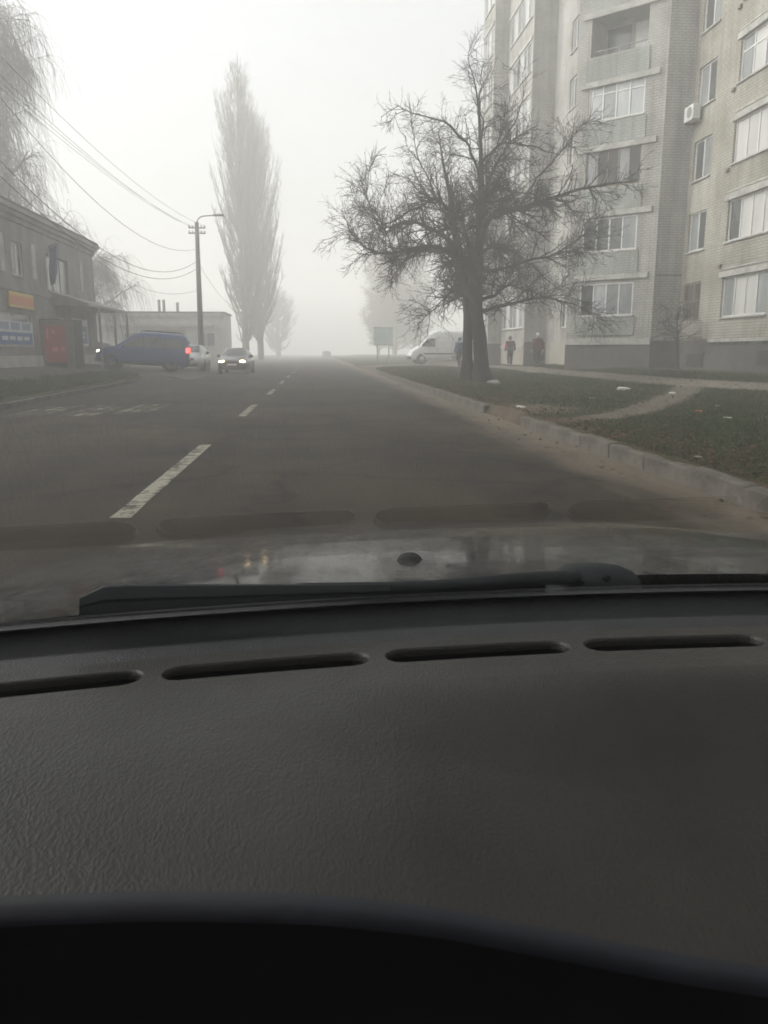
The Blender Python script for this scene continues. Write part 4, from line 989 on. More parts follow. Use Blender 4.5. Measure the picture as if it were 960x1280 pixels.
# ---- the old tree by the kerb: limbs traced from the photograph, spread in depth
def old_tree():
    g = np.random.default_rng(21)
    TX, TY = 5.62, 27.0
    z0 = float(gR(TX, TY))
    root = thing('old_tree', 'large gnarled leafless tree with a thick twin trunk beside the kerb', 'tree', (TX, TY, z0 - .1))
    o = np.array([TX, TY, z0 - .1])
    def L(pts): return np.array([PY(x, y, TY) + np.array([0, dy, 0]) - o for x, y, dy in pts])
    trunk = L([(604, 480, 0), (601, 455, 0), (599, 420, 0), (595, 390, .05), (596, 360, .1), (598, 330, .1), (600, 290, .05), (601, 240, 0), (600, 190, -.1), (598, 150, -.15), (595, 122, -.2), (590, 98, -.2), (582, 76, -.3)])
    tr = np.array([.40, .31, .28, .27, .26, .22, .15, .11, .078, .055, .036, .022, .008])
    tr = tr * .78; trunk_r = resample(np.concatenate([trunk, tr[:, None]], 1), 34)
    twin = L([(587, 475, .30), (586, 450, .33), (586, 420, .30), (587, 390, .25), (585, 360, .3), (577, 325, .45), (572, 285, .6), (568, 240, .8), (560, 195, 1.0), (556, 160, 1.1)])
    tw = np.array([.24, .17, .155, .15, .14, .11, .085, .065, .04, .015])
    twin_r = resample(np.concatenate([twin, tw[:, None]], 1), 34)
    limbs = [
        ([(596, 355, 0), (575, 330, -.5), (545, 312, -1.0), (515, 318, -1.3), (490, 325, -1.5), (465, 327, -1.7), (445, 318, -1.8), (425, 300, -2)], .15),
        ([(590, 335, .2), (560, 290, .6), (525, 268, 1.0), (500, 262, 1.3), (485, 280, 1.5), (472, 250, 1.7), (460, 215, 1.9)], .12),
        ([(597, 330, 0), (570, 280, -.8), (540, 258, -1.5), (515, 275, -2.1), (492, 292, -2.5), (478, 300, -2.8)], .12),
        ([(600, 300, .1), (612, 268, -.5), (640, 263, -1.0), (672, 250, -1.5), (700, 243, -1.8), (730, 236, -2.0), (765, 232, -2.1)], .13),
        ([(600, 250, 0), (618, 205, .8), (640, 175, 1.3), (665, 150, 1.7), (690, 138, 2.0)], .09),
        ([(600, 225, 0), (585, 180, -.6), (560, 160, -1.1), (530, 155, -1.5), (505, 150, -1.9)], .07),
        ([(601, 205, 0), (625, 190, -.8), (655, 205, -1.5), (680, 220, -2.0)], .07),
        ([(598, 375, 0), (625, 365, .6), (655, 355, 1.0), (685, 362, 1.5), (715, 372, 1.8)], .10),
        ([(598, 390, 0), (630, 380, -.7), (660, 378, -1.2), (690, 390, -1.6), (705, 400, -1.9)], .09),
        ([(592, 385, 0), (570, 372, -.5), (550, 375, -1.0), (530, 395, -1.4), (515, 402, -1.8)], .07),
        ([(597, 320, 0), (625, 300, 1.2), (650, 300, 2.2), (680, 318, 3.0), (700, 335, 3.5)], .10),
        ([(594, 330, 0), (575, 300, 1.5), (550, 295, 2.6), (520, 308, 3.4), (505, 335, 3.9)], .10),
        ([(597, 320, 0), (590, 280, -1.5), (600, 255, -2.6), (610, 265, -3.4), (612, 290, -3.9)], .10),
        ([(600, 290, 0), (612, 250, 1.5), (600, 225, 2.6), (590, 230, 3.5)], .09),
        ([(575, 300, .4), (545, 250, .2), (530, 215, .0), (520, 190, -.2), (515, 165, -.3)], .06),
        ([(600, 180, -.1), (608, 140, .2), (612, 105, .4), (618, 80, .5)], .05),
        ([(601, 215, 0), (640, 160, -.3), (655, 120, -.4), (660, 95, -.5)], .05),
        ([(640, 263, -1.0), (668, 225, -1.2), (690, 205, -1.3), (712, 180, -1.4)], .045),
        ([(597, 340, 0), (640, 330, -.6), (675, 320, -1.2), (700, 300, -1.7), (720, 285, -2.0)], .08),
        ([(490, 325, -1.5), (470, 290, -1.6), (452, 262, -1.7), (440, 235, -1.8)], .04),
    ]
    P1, R1 = [], []
    for pts, r in limbs:
        q = resample(L(pts), 14)
        q[1:] += np.cumsum(g.normal(0, .045, (13, 3)), axis=0)
        P1.append(q); R1.append(r * .74 * np.linspace(1, .16, 14))
    P1, R1 = np.array(P1), np.array(R1)
    mains = np.stack([trunk_r[:, :3], twin_r[:, :3]]); mr = np.stack([trunk_r[:, 3], twin_r[:, 3]])
    # trunk: lumpy bark
    def bark(P, r, k=18):
        mb = MB(); rings = []
        for i, (p, rad) in enumerate(zip(P, r)):
            ring = []
            for j in range(k):
                a = 2 * math.pi * j / k
                lump = 1 + .10 * math.sin(3 * a + i * .35) + .07 * math.sin(7 * a - i * .8) + .05 * rnd.uniform(-1, 1)
                flare = 1 + (.45 * max(0, 1 - i / 2.5)) * (.6 + .4 * math.sin(4 * a + 1))
                ring.append((p[0] + rad * lump * flare * math.cos(a), p[1] + rad * lump * flare * math.sin(a), p[2]))
            rings.append(ring)
        return mb.loft(rings)
    bark(mains[0], mr[0]).build('trunk', 'bark', root, smooth=True)
    bark(mains[1], mr[1]).build('trunk', 'bark', root, smooth=True)
    wl_ = np.ones(len(P1)); wl_[[4, 5, 6, 13, 14, 15, 16, 17]] = .42
    a2, b2 = grow(P1, R1, 400, 9, (.7, 2.3), (.4, 1.15), (.15, 1), (0, 0, .12), .17, .5, .011, g, bias=.8, wts=wl_)
    a2b, b2b = grow(mains, mr, 80, 9, (.7, 1.8), (.5, 1.2), (.3, .99), (0, 0, .2), .2, .4, .012, g)
    a2, b2 = np.concatenate([a2, a2b]), np.concatenate([b2, b2b])
    a3, b3 = grow(a2, b2, 4300, 7, (.35, 1.25), (.4, 1.1), (.1, 1), (0, 0, -.15), .17, .55, .0068, g)
    a4, b4 = grow(a3, b3, 15000, 5, (.15, .6), (.4, 1.1), (.1, 1), (0, 0, .05), .16, .7, .0048, g)
    u5, v5 = grow(P1, R1, 420, 5, (.5, 1.3), (.8, 1.4), (.3, 1), (0, 0, 1.1), .12, .5, .006, g)     # upright water shoots
    lo = merge('limbs', [(P1, R1, 8), (a2, b2, 6)], 'bark', root)
    tw_ = merge('twigs', [(a3, b3, 4), (a4, b4, 3), (u5, v5, 3)], 'bark', root)
    tw_['kind'] = 'stuff'
    return root
old_tree()

# a thinner trunk with a few limbs behind it
def small_tree(name, label, base, pts, r0, n1, n2, n3, seed, m='bark', spread=(.6, 1.6), stems=None):
    g = np.random.default_rng(seed)
    root = thing(name, label, 'tree', base)
    P = resample(np.array(pts, float), 14)[None]; r = (r0 * np.linspace(1, .2, 14))[None]
    merge('trunk', [(P, r, 10)], m, root)
    a1, b1 = grow(P, r, n1, 9, spread, (.6, 1.2), (.35, 1), (0, 0, .35), .2, .6, .012, g)
    a2, b2 = grow(a1, b1, n2, 6, (spread[0] * .4, spread[1] * .6), (.5, 1.2), (.1, 1), (0, 0, .1), .24, .6, .007, g)
    a3, b3 = grow(a2, b2, n3, 4, (spread[0] * .2, spread[1] * .3), (.4, 1.2), (.1, 1), (0, 0, .1), .25, .7, .0055, g)
    c = merge('crown', [(a1, b1, 6), (a2, b2, 4), (a3, b3, 3)], m, root)
    return root
bx, by = 6.35, 33.0
small_tree('young_tree', 'thinner leafless tree standing just behind the old twin trunk', (bx, by, float(gR(bx, by)) - .05),
           [(0, 0, 0), (-.05, 0, 1.2), (.05, 0, 2.6), (0, .1, 4.4), (.1, .1, 6.2)], .20, 30, 260, 1200, 5, spread=(.8, 2.4))
sx, sy = 14.15, 30.6
small_tree('sapling', 'small leafless sapling in front of the barred ground floor window', (sx, sy, float(gR(sx, sy)) - .03),
           [(0, 0, 0), (-.06, 0, .7), (-.12, .02, 1.4), (-.18, 0, 1.9), (-.1, 0, 2.4)], .06, 16, 90, 260, 8, spread=(.7, 1.9))
bx, by = 6.9, 35.5
small_tree('shrub', 'small leafless shrub at the edge of the grass by the parked white van', (bx, by, float(gR(bx, by)) - .03),
           [(0, 0, 0), (-.08, 0, .3), (-.15, .02, .7), (-.2, 0, 1.1)], .03, 14, 70, 160, 9, spread=(.4, 1.1))

# ---- Lombardy poplars
def poplar_meshes(H, seed, W=1.0, dense=1.0, low=.045):
    g = np.random.default_rng(seed)
    z = np.linspace(0, H, 26)
    P = np.stack([.10 * np.sin(z * .35 + seed) * z / H, .10 * np.cos(z * .3 + seed) * z / H, z], -1)[None]
    r = (.42 * (1 - z / H) ** .9 + .02)[None]
    # steep side branches whose reach follows a spindle outline
    n1 = int(190 * dense)
    t = g.uniform(low, .93, n1) ** .95
    f = t * 25; i0 = np.minimum(f.astype(int), 24); w = (f - i0)[:, None]
    o = P[0, i0] * (1 - w) + P[0, i0 + 1] * w
    az = g.uniform(0, 2 * np.pi, n1)
    reach = W * (.35 + 2.55 * np.sin(np.pi * np.clip((t + .10) / 1.08, 0, 1)) ** .75) * g.uniform(.55, 1.08, n1) * (1 - .62 * t ** 2.2)
    rise = reach * g.uniform(1.9, 3.2, n1)
    s = np.linspace(0, 1, 9)
    C = np.stack([o[:, None, 0] + reach[:, None] * np.cos(az)[:, None] * (s ** .65), o[:, None, 1] + reach[:, None] * np.sin(az)[:, None] * (s ** .65),
                  np.minimum(o[:, None, 2] + rise[:, None] * s ** 1.15, H * 1.005)], -1)
    C[:, 1:] += np.cumsum(g.normal(0, .05, (n1, 8, 3)), axis=1)
    R1 = (np.clip(.11 * (1 - t), .025, .1))[:, None] * np.linspace(1, .25, 9)
    a2, b2 = grow(C, R1, int(2600 * dense), 6, (.9, 2.4), (.2, .6), (.1, 1), (0, 0, .9), .08, .55, .012, g)
    a3, b3 = grow(a2, b2, int(9500 * dense), 4, (.4, 1.1), (.25, .7), (.1, 1), (0, 0, .8), .08, .7, .0105, g)
    return (P, r, 10), [(C, R1, 6), (a2, b2, 4), (a3, b3, 3)]
def poplar(label, base, H, seed, m='bark_grey', W=1.0, dense=1.0, group=None, name='poplar_tree', low=.045):
    root = thing(name, label, 'tree', base, group=group)
    t, c = poplar_meshes(H, seed, W, dense, low)
    merge('trunk', [t], m, root); merge('crown', c, m, root)
    return root
def copy_tree(src, label, base, rz, sc, group=None):
    r = src.copy(); COL.objects.link(r); r.location = base; r.rotation_euler = (0, 0, rz); r.scale = sc
    r['label'] = label
    if group: r['group'] = group
    elif 'group' in r: del r['group']
    for ch in src.children:
        c = ch.copy(); COL.objects.link(c); c.parent = r
    return r
pop1 = poplar('tall narrow leafless poplar rising beside the car with lit headlights', (-8.0, 98.0, .1), 33.8, 3, W=1.25, dense=1.35)
pop2 = poplar('leafless poplar with a darker crown just behind the tallest poplar', (-6.9, 108.0, .1), 30.6, 9, W=1.38, dense=1.4)
pop3 = copy_tree(pop1, 'faint leafless poplar far down the road, almost lost in fog', (-7.6, 178, .1), 1.3, (1.3, 1.3, .45))
# tan trees on the right of the road
GR_ = 'tan leafless trees fading into the fog on the right of the road'
def round_tree(label, base, H, seed, m):
    g = np.random.default_rng(seed)
    root = thing('roadside_tree', label, 'tree', base)
    z = np.linspace(0, H, 16)
    P = np.stack([.3 * np.sin(z * .25), .2 * np.cos(z * .3), z], -1)[None]; r = (.3 * (1 - z / H) + .03)[None]
    merge('trunk', [(P, r, 9)], m, root)
    a1, b1 = grow(P, r, 95, 9, (3.0, 7.0), (.6, 1.25), (.06, .97), (0, 0, .35), .10, .5, .04, g)
    a2, b2 = grow(a1, b1, 1300, 7, (1.0, 2.6), (.4, 1.1), (.1, 1), (0, 0, .2), .14, .55, .022, g)
    a3, b3 = grow(a2, b2, 9000, 5, (.5, 1.5), (.4, 1.1), (.1, 1), (0, 0, .1), .16, .7, .016, g)
    merge('crown', [(a1, b1, 6), (a2, b2, 4), (a3, b3, 3)], m, root)
    return root
tan1 = round_tree('broad tan leafless tree in the fog behind the pale billboard', (14.6, 146.0, .1), 17.0, 15, 'bark_tan')
for i, (x, y, sx_, sz) in enumerate(((12.4, 156, .95, 1.05), (19.0, 150, 1.1, 1.05), (16.5, 166, 1.1, 1.15))):
    copy_tree(tan1, 'tan leafless tree fading into the fog on the right of the road', (x, y, .1), 1.1 * i + .4, (sx_, sx_, sz), GR_)

# ---- weeping birch behind the shop
def birch(label, base, H, seed, lean=(0, 0), dense=1.0):
    g = np.random.default_rng(seed)
    root = thing('birch_tree', label, 'tree', base)
    z = np.linspace(0, H, 18)
    P = np.stack([lean[0] * (z / H) ** 1.5 + .15 * np.sin(z * .4), lean[1] * (z / H) ** 1.5 + .12 * np.cos(z * .5), z], -1)[None]
    r = (.26 * (1 - z / H) + .02)[None]
    merge('trunk', [(P, r, 10)], 'bark_birch', root)
    a1, b1 = grow(P, r, int(46 * dense), 11, (3.5, 7.5), (.6, 1.0), (.25, .97), (0, 0, -.15), .10, .5, .03, g)
    a2, b2 = grow(a1, b1, int(420 * dense), 8, (1.0, 2.6), (.4, 1.0), (.2, 1), (0, 0, -.5), .14, .5, .014, g)
    a3, b3 = grow(a2, b2, int(5200 * dense), 8, (1.0, 3.4), (.4, 1.2), (.1, 1), (0, 0, -3.4), .10, .5, .0095, g, lenpar=False)
    merge('crown', [(a1, b1, 6), (a2, b2, 5), (a3, b3, 3)], 'bark_birch', root)
    return root
birch('tall weeping birch with hanging bare twigs behind the grey building roof', (-19.4, 51.6, .1), 20.6, 31, (.2, -.3), 1.75)
birch('faint small weeping birch beyond the far corner of the grey building', (-19.3, 72.0, .1), 9.0, 33, (.3, 0), .55)

# ================================================================== VEHICLES  (local: +x forward, +y to the left side, z up)
_wheel_cache = {}
def wheel(parent, x, y, r=.31, w=.2):
    key = (r, w)
    if key not in _wheel_cache:
        def lathe(prof, k=24):
            return MB().loft([[(rr * math.cos(2 * math.pi * j / k), yy, rr * math.sin(2 * math.pi * j / k)) for j in range(k)] for rr, yy in prof], cap=False)
        t = lathe([(r * .62, -w / 2), (r * .92, -w / 2), (r, -w / 2 + .03), (r, w / 2 - .03), (r * .92, w / 2), (r * .62, w / 2)]).mesh('tyre'); t.materials.append(M['tyre'])
        rm = lathe([(.001, w * .30), (r * .15, w * .32), (r * .2, w * .22), (r * .5, w * .22), (r * .58, w * .42), (r * .64, w * .46), (r * .64, -w * .46), (r * .3, -w * .4), (.001, -w * .4)])
        for k in range(5):
            a = 2 * math.pi * k / 5
            c, s = math.cos(a), math.sin(a)
            rm.obox((c * r * .12 - s * .03, w * .2, s * r * .12 + c * .03), (s * .06, 0, -c * .06), (0, w * .16, 0), (c * r * .45, 0, s * r * .45))
        rm = rm.mesh('rim'); rm.materials.append(M['rim'])
        for me in (t, rm): me.polygons.foreach_set('use_smooth', [True] * len(me.polygons))
        _wheel_cache[key] = (t, rm)
    t, rm = _wheel_cache[key]
    wo = link('wheel', t, parent, (x, y, r), (0, 0, 0 if y > 0 else math.pi))
    link('rim', rm, wo)
    return wo

class Body:
    """stations (x, z_bottom, z_belt, z_top, w_bottom, w_belt, w_top)"""
    def __init__(s, st):
        s.st = sorted(st); s.a = np.array(s.st)
    def par(s, x): return [np.interp(x, s.a[:, 0], s.a[:, i]) for i in range(1, 7)]
    def half(s, x):
        zb, zl, zt, wb, wl, wt = s.par(x)
        h = zt - zl
        return [(0, zb), (wb * .85, zb), (wb * .97, zb + .06), (wl * .985, zb + (zl - zb) * .35), (wl, zb + (zl - zb) * .7), (wl * .985, zl), (wl + (wt - wl) * .5, zl + h * .5), (wt, zl + h * .86), (wt * .9, zl + h * .96), (wt * .55, zt), (0, zt + .012)]
    def ring(s, x):
        h = s.half(x)
        return [(x, y, z) for y, z in h] + [(x, -y, z) for y, z in h[-2:0:-1]]
    def mesh(s):
        xs = []
        for a, b in zip(s.a[:-1, 0], s.a[1:, 0]):
            n = max(1, int((b - a) / .12)); xs += [a + (b - a) * i / n for i in range(n)]
        xs.append(s.a[-1, 0])
        return MB().loft([s.ring(x) for x in xs])
    def side(s, x, z):
        h = s.half(x)[2:9]; return float(np.interp(z, [q[1] for q in h], [q[0] for q in h]))
    def glass(s, x0, x1, zb, zt, sgn, n=8):
        """side pane; zb, zt functions of x"""
        m = MB(); rows = []
        for i in range(n + 1):
            x = x0 + (x1 - x0) * i / n
            rows.append([(x, sgn * (s.side(x, z) + .008), z) for z in np.linspace(zb(x), max(zt(x), zb(x) + .01), 5)])
        return m.loft(rows, close=False, cap=False)
    def top(s, x0, x1, f=.86, n=6):
        m = MB(); rows = []
        for i in range(n + 1):
            x = x0 + (x1 - x0) * i / n; zb, zl, zt, wb, wl, wt = s.par(x); rows.append([(x, y * wt * f, zt + .02 - .045 * abs(y) ** 3) for y in np.linspace(-1, 1, 9)])
        return m.loft(rows, close=False, cap=False)

def car(name, label, st, paint, loc, rz, wheels, r, side_panes, windscreen, rearscreen, front, rear, rails=False, head='lamp_off', tail='tail', pitch=0.0, group=None, mirror=None, cat='car', w=.2):
    root = thing(name, label, cat, loc, rz, group)
    root.rotation_euler = (0, -pitch, rz)
    bd = Body(st)
    body = bd.mesh().build('body', paint, root, smooth=True)
    for x in wheels:
        for sg_ in (1, -1):
            yy = bd.side(x, r) + .004
            k = 20
            a = MB().add([(x, sg_ * (yy - .02), r)] + [(x + (r + .07) * math.cos(2 * math.pi * j / k), sg_ * (bd.side(x, max(.25, r + (r + .07) * math.sin(2 * math.pi * j / k))) + .006), r + (r + .07) * math.sin(2 * math.pi * j / k)) for j in range(k)],
                         [(0, 1 + j, 1 + (j + 1) % k) for j in range(k)])
            a.build('wheel_arch', 'trim', root)
            wheel(root, x, sg_ * (yy - w * .38), r, w)
    for x0, x1, zb, zt in side_panes:
        for sg_ in (1, -1): bd.glass(x0, x1, zb, zt, sg_).build('side_window', 'car_glass', root, smooth=True)
    if windscreen: bd.top(*windscreen).build('windscreen', 'car_glass', root, smooth=True)
    if rearscreen: bd.top(*rearscreen).build('rear_window', 'car_glass', root, smooth=True)
    for kind, c, rr, m in front:
        MB().ellipsoid(c, rr, 14, 8).build(kind, m, root, smooth=True)
    for kind, a, b_, m in rear: MB().box(a, b_).build(kind, m, root, bevel=.012)
    if mirror:
        for sg_ in (1, -1): MB().ellipsoid((mirror[0], sg_ * (bd.side(mirror[0], mirror[1]) + .11), mirror[1]), (.07, .11, .08), 10, 6).build('side_mirror', 'trim', root, smooth=True)
    return root, bd

# --- blue van turning into the yard
stv = [(-2.36, .34, .62, .80, .70, .78, .70), (-2.32, .26, .95, 1.40, .80, .86, .70), (-2.22, .22, 1.02, 1.70, .84, .88, .70), (-2.0, .2, 1.03, 1.79, .86, .89, .71), (-.8, .2, 1.02, 1.83, .87, .90, .72), (.1, .2, 1.00, 1.79, .87, .90, .70),
       (.45, .2, 1.0, 1.66, .87, .90, .68), (.85, .2, .99, 1.38, .87, .89, .70), (1.2, .2, .98, 1.14, .87, .885, .76), (1.45, .2, .95, 1.04, .86, .87, .78), (1.95, .22, .84, .93, .83, .84, .74), (2.2, .28, .72, .80, .76, .77, .66), (2.3, .36, .58, .64, .62, .66, .55)]
vx = float(PY(180, 440, 41.6)[0])
vz = float(gL(vx, 41.6))
vanw = car('family_van', 'blue family van with roof rails and a lit red tail light turning off the road', stv, 'car_blue', (vx - .08, 41.6, float(gL(vx + 1.4, 41.6)) * .5 + float(gL(vx - 1.4, 41.6)) * .5 + .04), math.pi + .10, (1.45, -1.40), .33,
    [(-2.05, -1.15, lambda x: 1.10, lambda x: 1.58), (-1.08, -.12, lambda x: 1.09, lambda x: 1.60), (-.05, .98, lambda x: 1.07, lambda x: min(1.56, 1.56 - (x - .28) * .72))],
    (.5, 1.17, .84), None,
    [('headlight', (2.08, .66, .76), (.17, .12, .09), 'lamp_low'), ('headlight', (2.08, -.66, .76), (.17, .12, .09), 'lamp_low'), ('fog_light', (2.22, .58, .42), (.05, .06, .05), 'lamp_low'), ('fog_light', (2.22, -.58, .42), (.05, .06, .05), 'lamp_low')],
    [('tail_light', (-2.36, .70, .92), (-2.22, .885, 1.16), 'tail_on'), ('tail_light', (-2.36, -.885, .92), (-2.22, -.70, 1.16), 'tail_on'), ('bumper', (-2.43, -.8, .32), (-2.30, .8, .6), 'trim'), ('rear_window', (-2.335, -.62, 1.12), (-2.25, .62, 1.5), 'car_glass'), ('number_plate', (-2.40, -.26, .74), (-2.33, .26, .85), 'plate'), ('front_bumper', (2.16, -.66, .28), (2.33, .66, .5), 'trim')],
    pitch=math.atan2(float(gL(vx - 1.4, 41.6)) - float(gL(vx + 1.4, 41.6)), 2.8), mirror=(.88, 1.08), cat='van')
vroot, vb = vanw
vroot.scale = (.95, 1, 1)
for sg_ in (1, -1):
    rl = MB().tube([(.05, sg_ * .64, 1.80), (-.1, sg_ * .64, 1.88), (-1.9, sg_ * .64, 1.87), (-2.05, sg_ * .64, 1.78)], .022, 6); rl.build('roof_rail', 'trim', vroot, smooth=True)
    for x0 in (.18, -1.1, -2.08): MB().obox((x0, sg_ * (vb.side(x0, .6) + .001), .35), (.012, 0, 0), (0, sg_ * .006, 0), (0, 0, .62)).build('door_seam', 'trim', vroot)
    for x0 in (-.02, -.98): MB().box((x0 - .16, sg_ * .885 - .02, .93), (x0, sg_ * .885 + .035, .965)).build('door_handle', 'trim', vroot)
    MB().box((-1.05, sg_ * .865 - .03, .24), (1.05, sg_ * .865 + .03, .33)).build('sill_trim', 'trim', vroot)
for x0 in (-.25, -1.55): MB().box((x0 - .03, -.66, 1.885), (x0 + .03, .66, 1.915)).build('roof_bar', 'trim', vroot)

# --- saloon profile
sts = [(-2.2, .36, .62, .72, .64, .70, .6), (-2.12, .26, .88, .98, .78, .82, .7), (-1.7, .22, .92, 1.03, .83, .85, .72), (-1.3, .2, .92, 1.14, .85, .86, .70), (-.85, .2, .92, 1.36, .85, .87, .62), (-.3, .2, .92, 1.43, .85, .87, .60), (.15, .2, .91, 1.40, .85, .87, .60),
       (.6, .2, .9, 1.20, .85, .86, .66), (.95, .2, .89, 1.0, .85, .86, .72), (1.5, .22, .80, .88, .83, .84, .72), (2.0, .27, .70, .77, .78, .79, .66), (2.15, .33, .6, .66, .70, .72, .6), (2.22, .4, .5, .56, .55, .6, .5)]
panes_s = [(-1.25, -.35, lambda x: .97, lambda x: min(1.32, 1.32 + (x + .8) * .55)), (-.29, .72, lambda x: .96, lambda x: min(1.31, 1.31 - (x - .1) * .58))]
def saloon(name, label, paint, loc, rz, lit=None, tail='tail', group=None):
    hd = 'lamp_on' if lit else 'lamp_off'
    return car(name, label, sts, paint, loc, rz, (1.35, -1.3), .31, panes_s, (.2, .93, .88), (-1.28, -.88, .85),
        [('headlight', (2.06, .56, .66), (.10, .17, .085), hd), ('headlight', (2.06, -.56, .66), (.10, .17, .085), hd), ('fog_light', (2.14, .5, .40), (.06, .08, .05), 'fog_lamp' if lit else 'lamp_off'), ('fog_light', (2.14, -.5, .40), (.06, .08, .05), 'fog_lamp' if lit else 'lamp_off')],
        [('grille', (2.14, -.32, .58), (2.22, .32, .70), 'trim'), ('number_plate', (2.22, -.26, .46), (2.25, .26, .57), 'plate'), ('bumper_intake', (2.1, -.5, .30), (2.2, .5, .40), 'trim'), ('tail_light', (-2.2, .45, .74), (-2.08, .76, .9), tail), ('tail_light', (-2.2, -.76, .74), (-2.08, -.45, .9), tail)],
        mirror=(.62, .98), group=group)[0]
saloon('saloon_car', 'dark saloon car with both headlights lit coming down the road', 'car_black', (-4.45, 47.6, .0), R(-91.5), lit=True)
saloon('parked_car', 'silver saloon car half hidden behind the rear of the blue van', 'car_grey', (-6.85, 46.9, float(gL(-6.85, 46.9)) - .02), R(-88))
saloon('parked_car', 'dark parked car behind the bonnet of the blue van', 'car_black', (-13.4, 51.5, float(gL(-13.4, 51.5)) - .0), R(185))
saloon('distant_car', 'faint car far down the road almost lost in fog', 'car_black', (2.6, 165, 0), R(90))

# --- white delivery van on the side street
std = [(-3.0, .36, .9, 1.1, .86, .90, .8), (-2.97, .3, 1.25, 2.42, .92, .96, .82), (-2.8, .28, 1.3, 2.55, .95, .98, .84), (0.6, .28, 1.3, 2.58, .95, .98, .84), (1.1, .28, 1.28, 2.5, .95, .98, .80), (1.45, .28, 1.27, 2.25, .95, .97, .78),
       (2.0, .28, 1.22, 1.62, .94, .95, .80), (2.25, .28, 1.12, 1.32, .92, .93, .82), (2.75, .30, .92, 1.05, .86, .88, .76), (2.93, .36, .7, .8, .78, .8, .66), (3.0, .42, .55, .62, .66, .7, .55)]
wz = float(gR(10.3, 64.5))
wroot, wb_ = car('delivery_van', 'white delivery van with dark windscreen parked across the side street', std, 'car_white', (10.45, 64.5, wz), math.pi + .05, (2.05, -1.6), .36,
    [(1.0, 2.05, lambda x: 1.32, lambda x: min(1.98, 1.98 - (x - 1.45) * .85))], (1.5, 2.2, .9), None,
    [('headlight', (2.76, .64, .88), (.14, .14, .12), 'lamp_off'), ('headlight', (2.76, -.64, .88), (.14, .14, .12), 'lamp_off')],
    [('bumper', (2.82, -.8, .36), (3.04, .8, .62), 'trim'), ('tail_light', (-3.03, .74, .9), (-2.9, .92, 1.5), 'tail'), ('tail_light', (-3.03, -.92, .9), (-2.9, -.74, 1.5), 'tail')],
    mirror=(1.75, 1.4), cat='van', w=.22)
for sg_ in (1, -1):
    MB().box((-2.5, sg_ * .975 - .02, .72), (1.9, sg_ * .975 + .02, .84)).build('side_moulding', 'trim', wroot)
    for x0 in (.9, -.4): MB().obox((x0, sg_ * (wb_.side(x0, 1.2) + .001), .45), (.014, 0, 0), (0, sg_ * .008, 0), (0, 0, 1.75)).build('door_seam', 'trim', wroot)

# ================================================================== BILLBOARD
bb0, bb1 = PY(467, 410, 62), PY(491, 431, 62)
bz = float(gR(5.3, 62))
bb = thing('billboard', 'small pale green billboard on two posts in the fog', 'billboard', (float(bb0[0] + bb1[0]) / 2, 68.5, .1))
sc_ = 68.5 / 62
hw = float(bb1[0] - bb0[0]) / 2 * sc_
zb_, zt_ = 1.2 + (float(bb1[2]) - 1.2) * sc_ - .1, 1.2 + (float(bb0[2]) - 1.2) * sc_ - .1
bb.location.x *= sc_
MB().box((-hw, -.04, zb_), (hw, .04, zt_)).build('board', 'billboard', bb)
MB().box((-hw - .05, -.06, zt_ + .001), (hw + .05, .06, zt_ + .05)).build('frame', 'steel', bb); MB().box((-hw - .05, -.06, zb_ - .05), (hw + .05, .06, zb_ - .001)).build('frame', 'steel', bb)
MB().box((-hw + .1, -.05, zb_ + .06), (hw - .1, -.041, zb_ + .22)).build('pale_strip', 'white_frame', bb)
for s_ in (-.6, .6): MB().tube([(s_ * hw, .1, -.2), (s_ * hw, .1, zt_ - .1)], .05, 8).build('post', 'steel', bb)

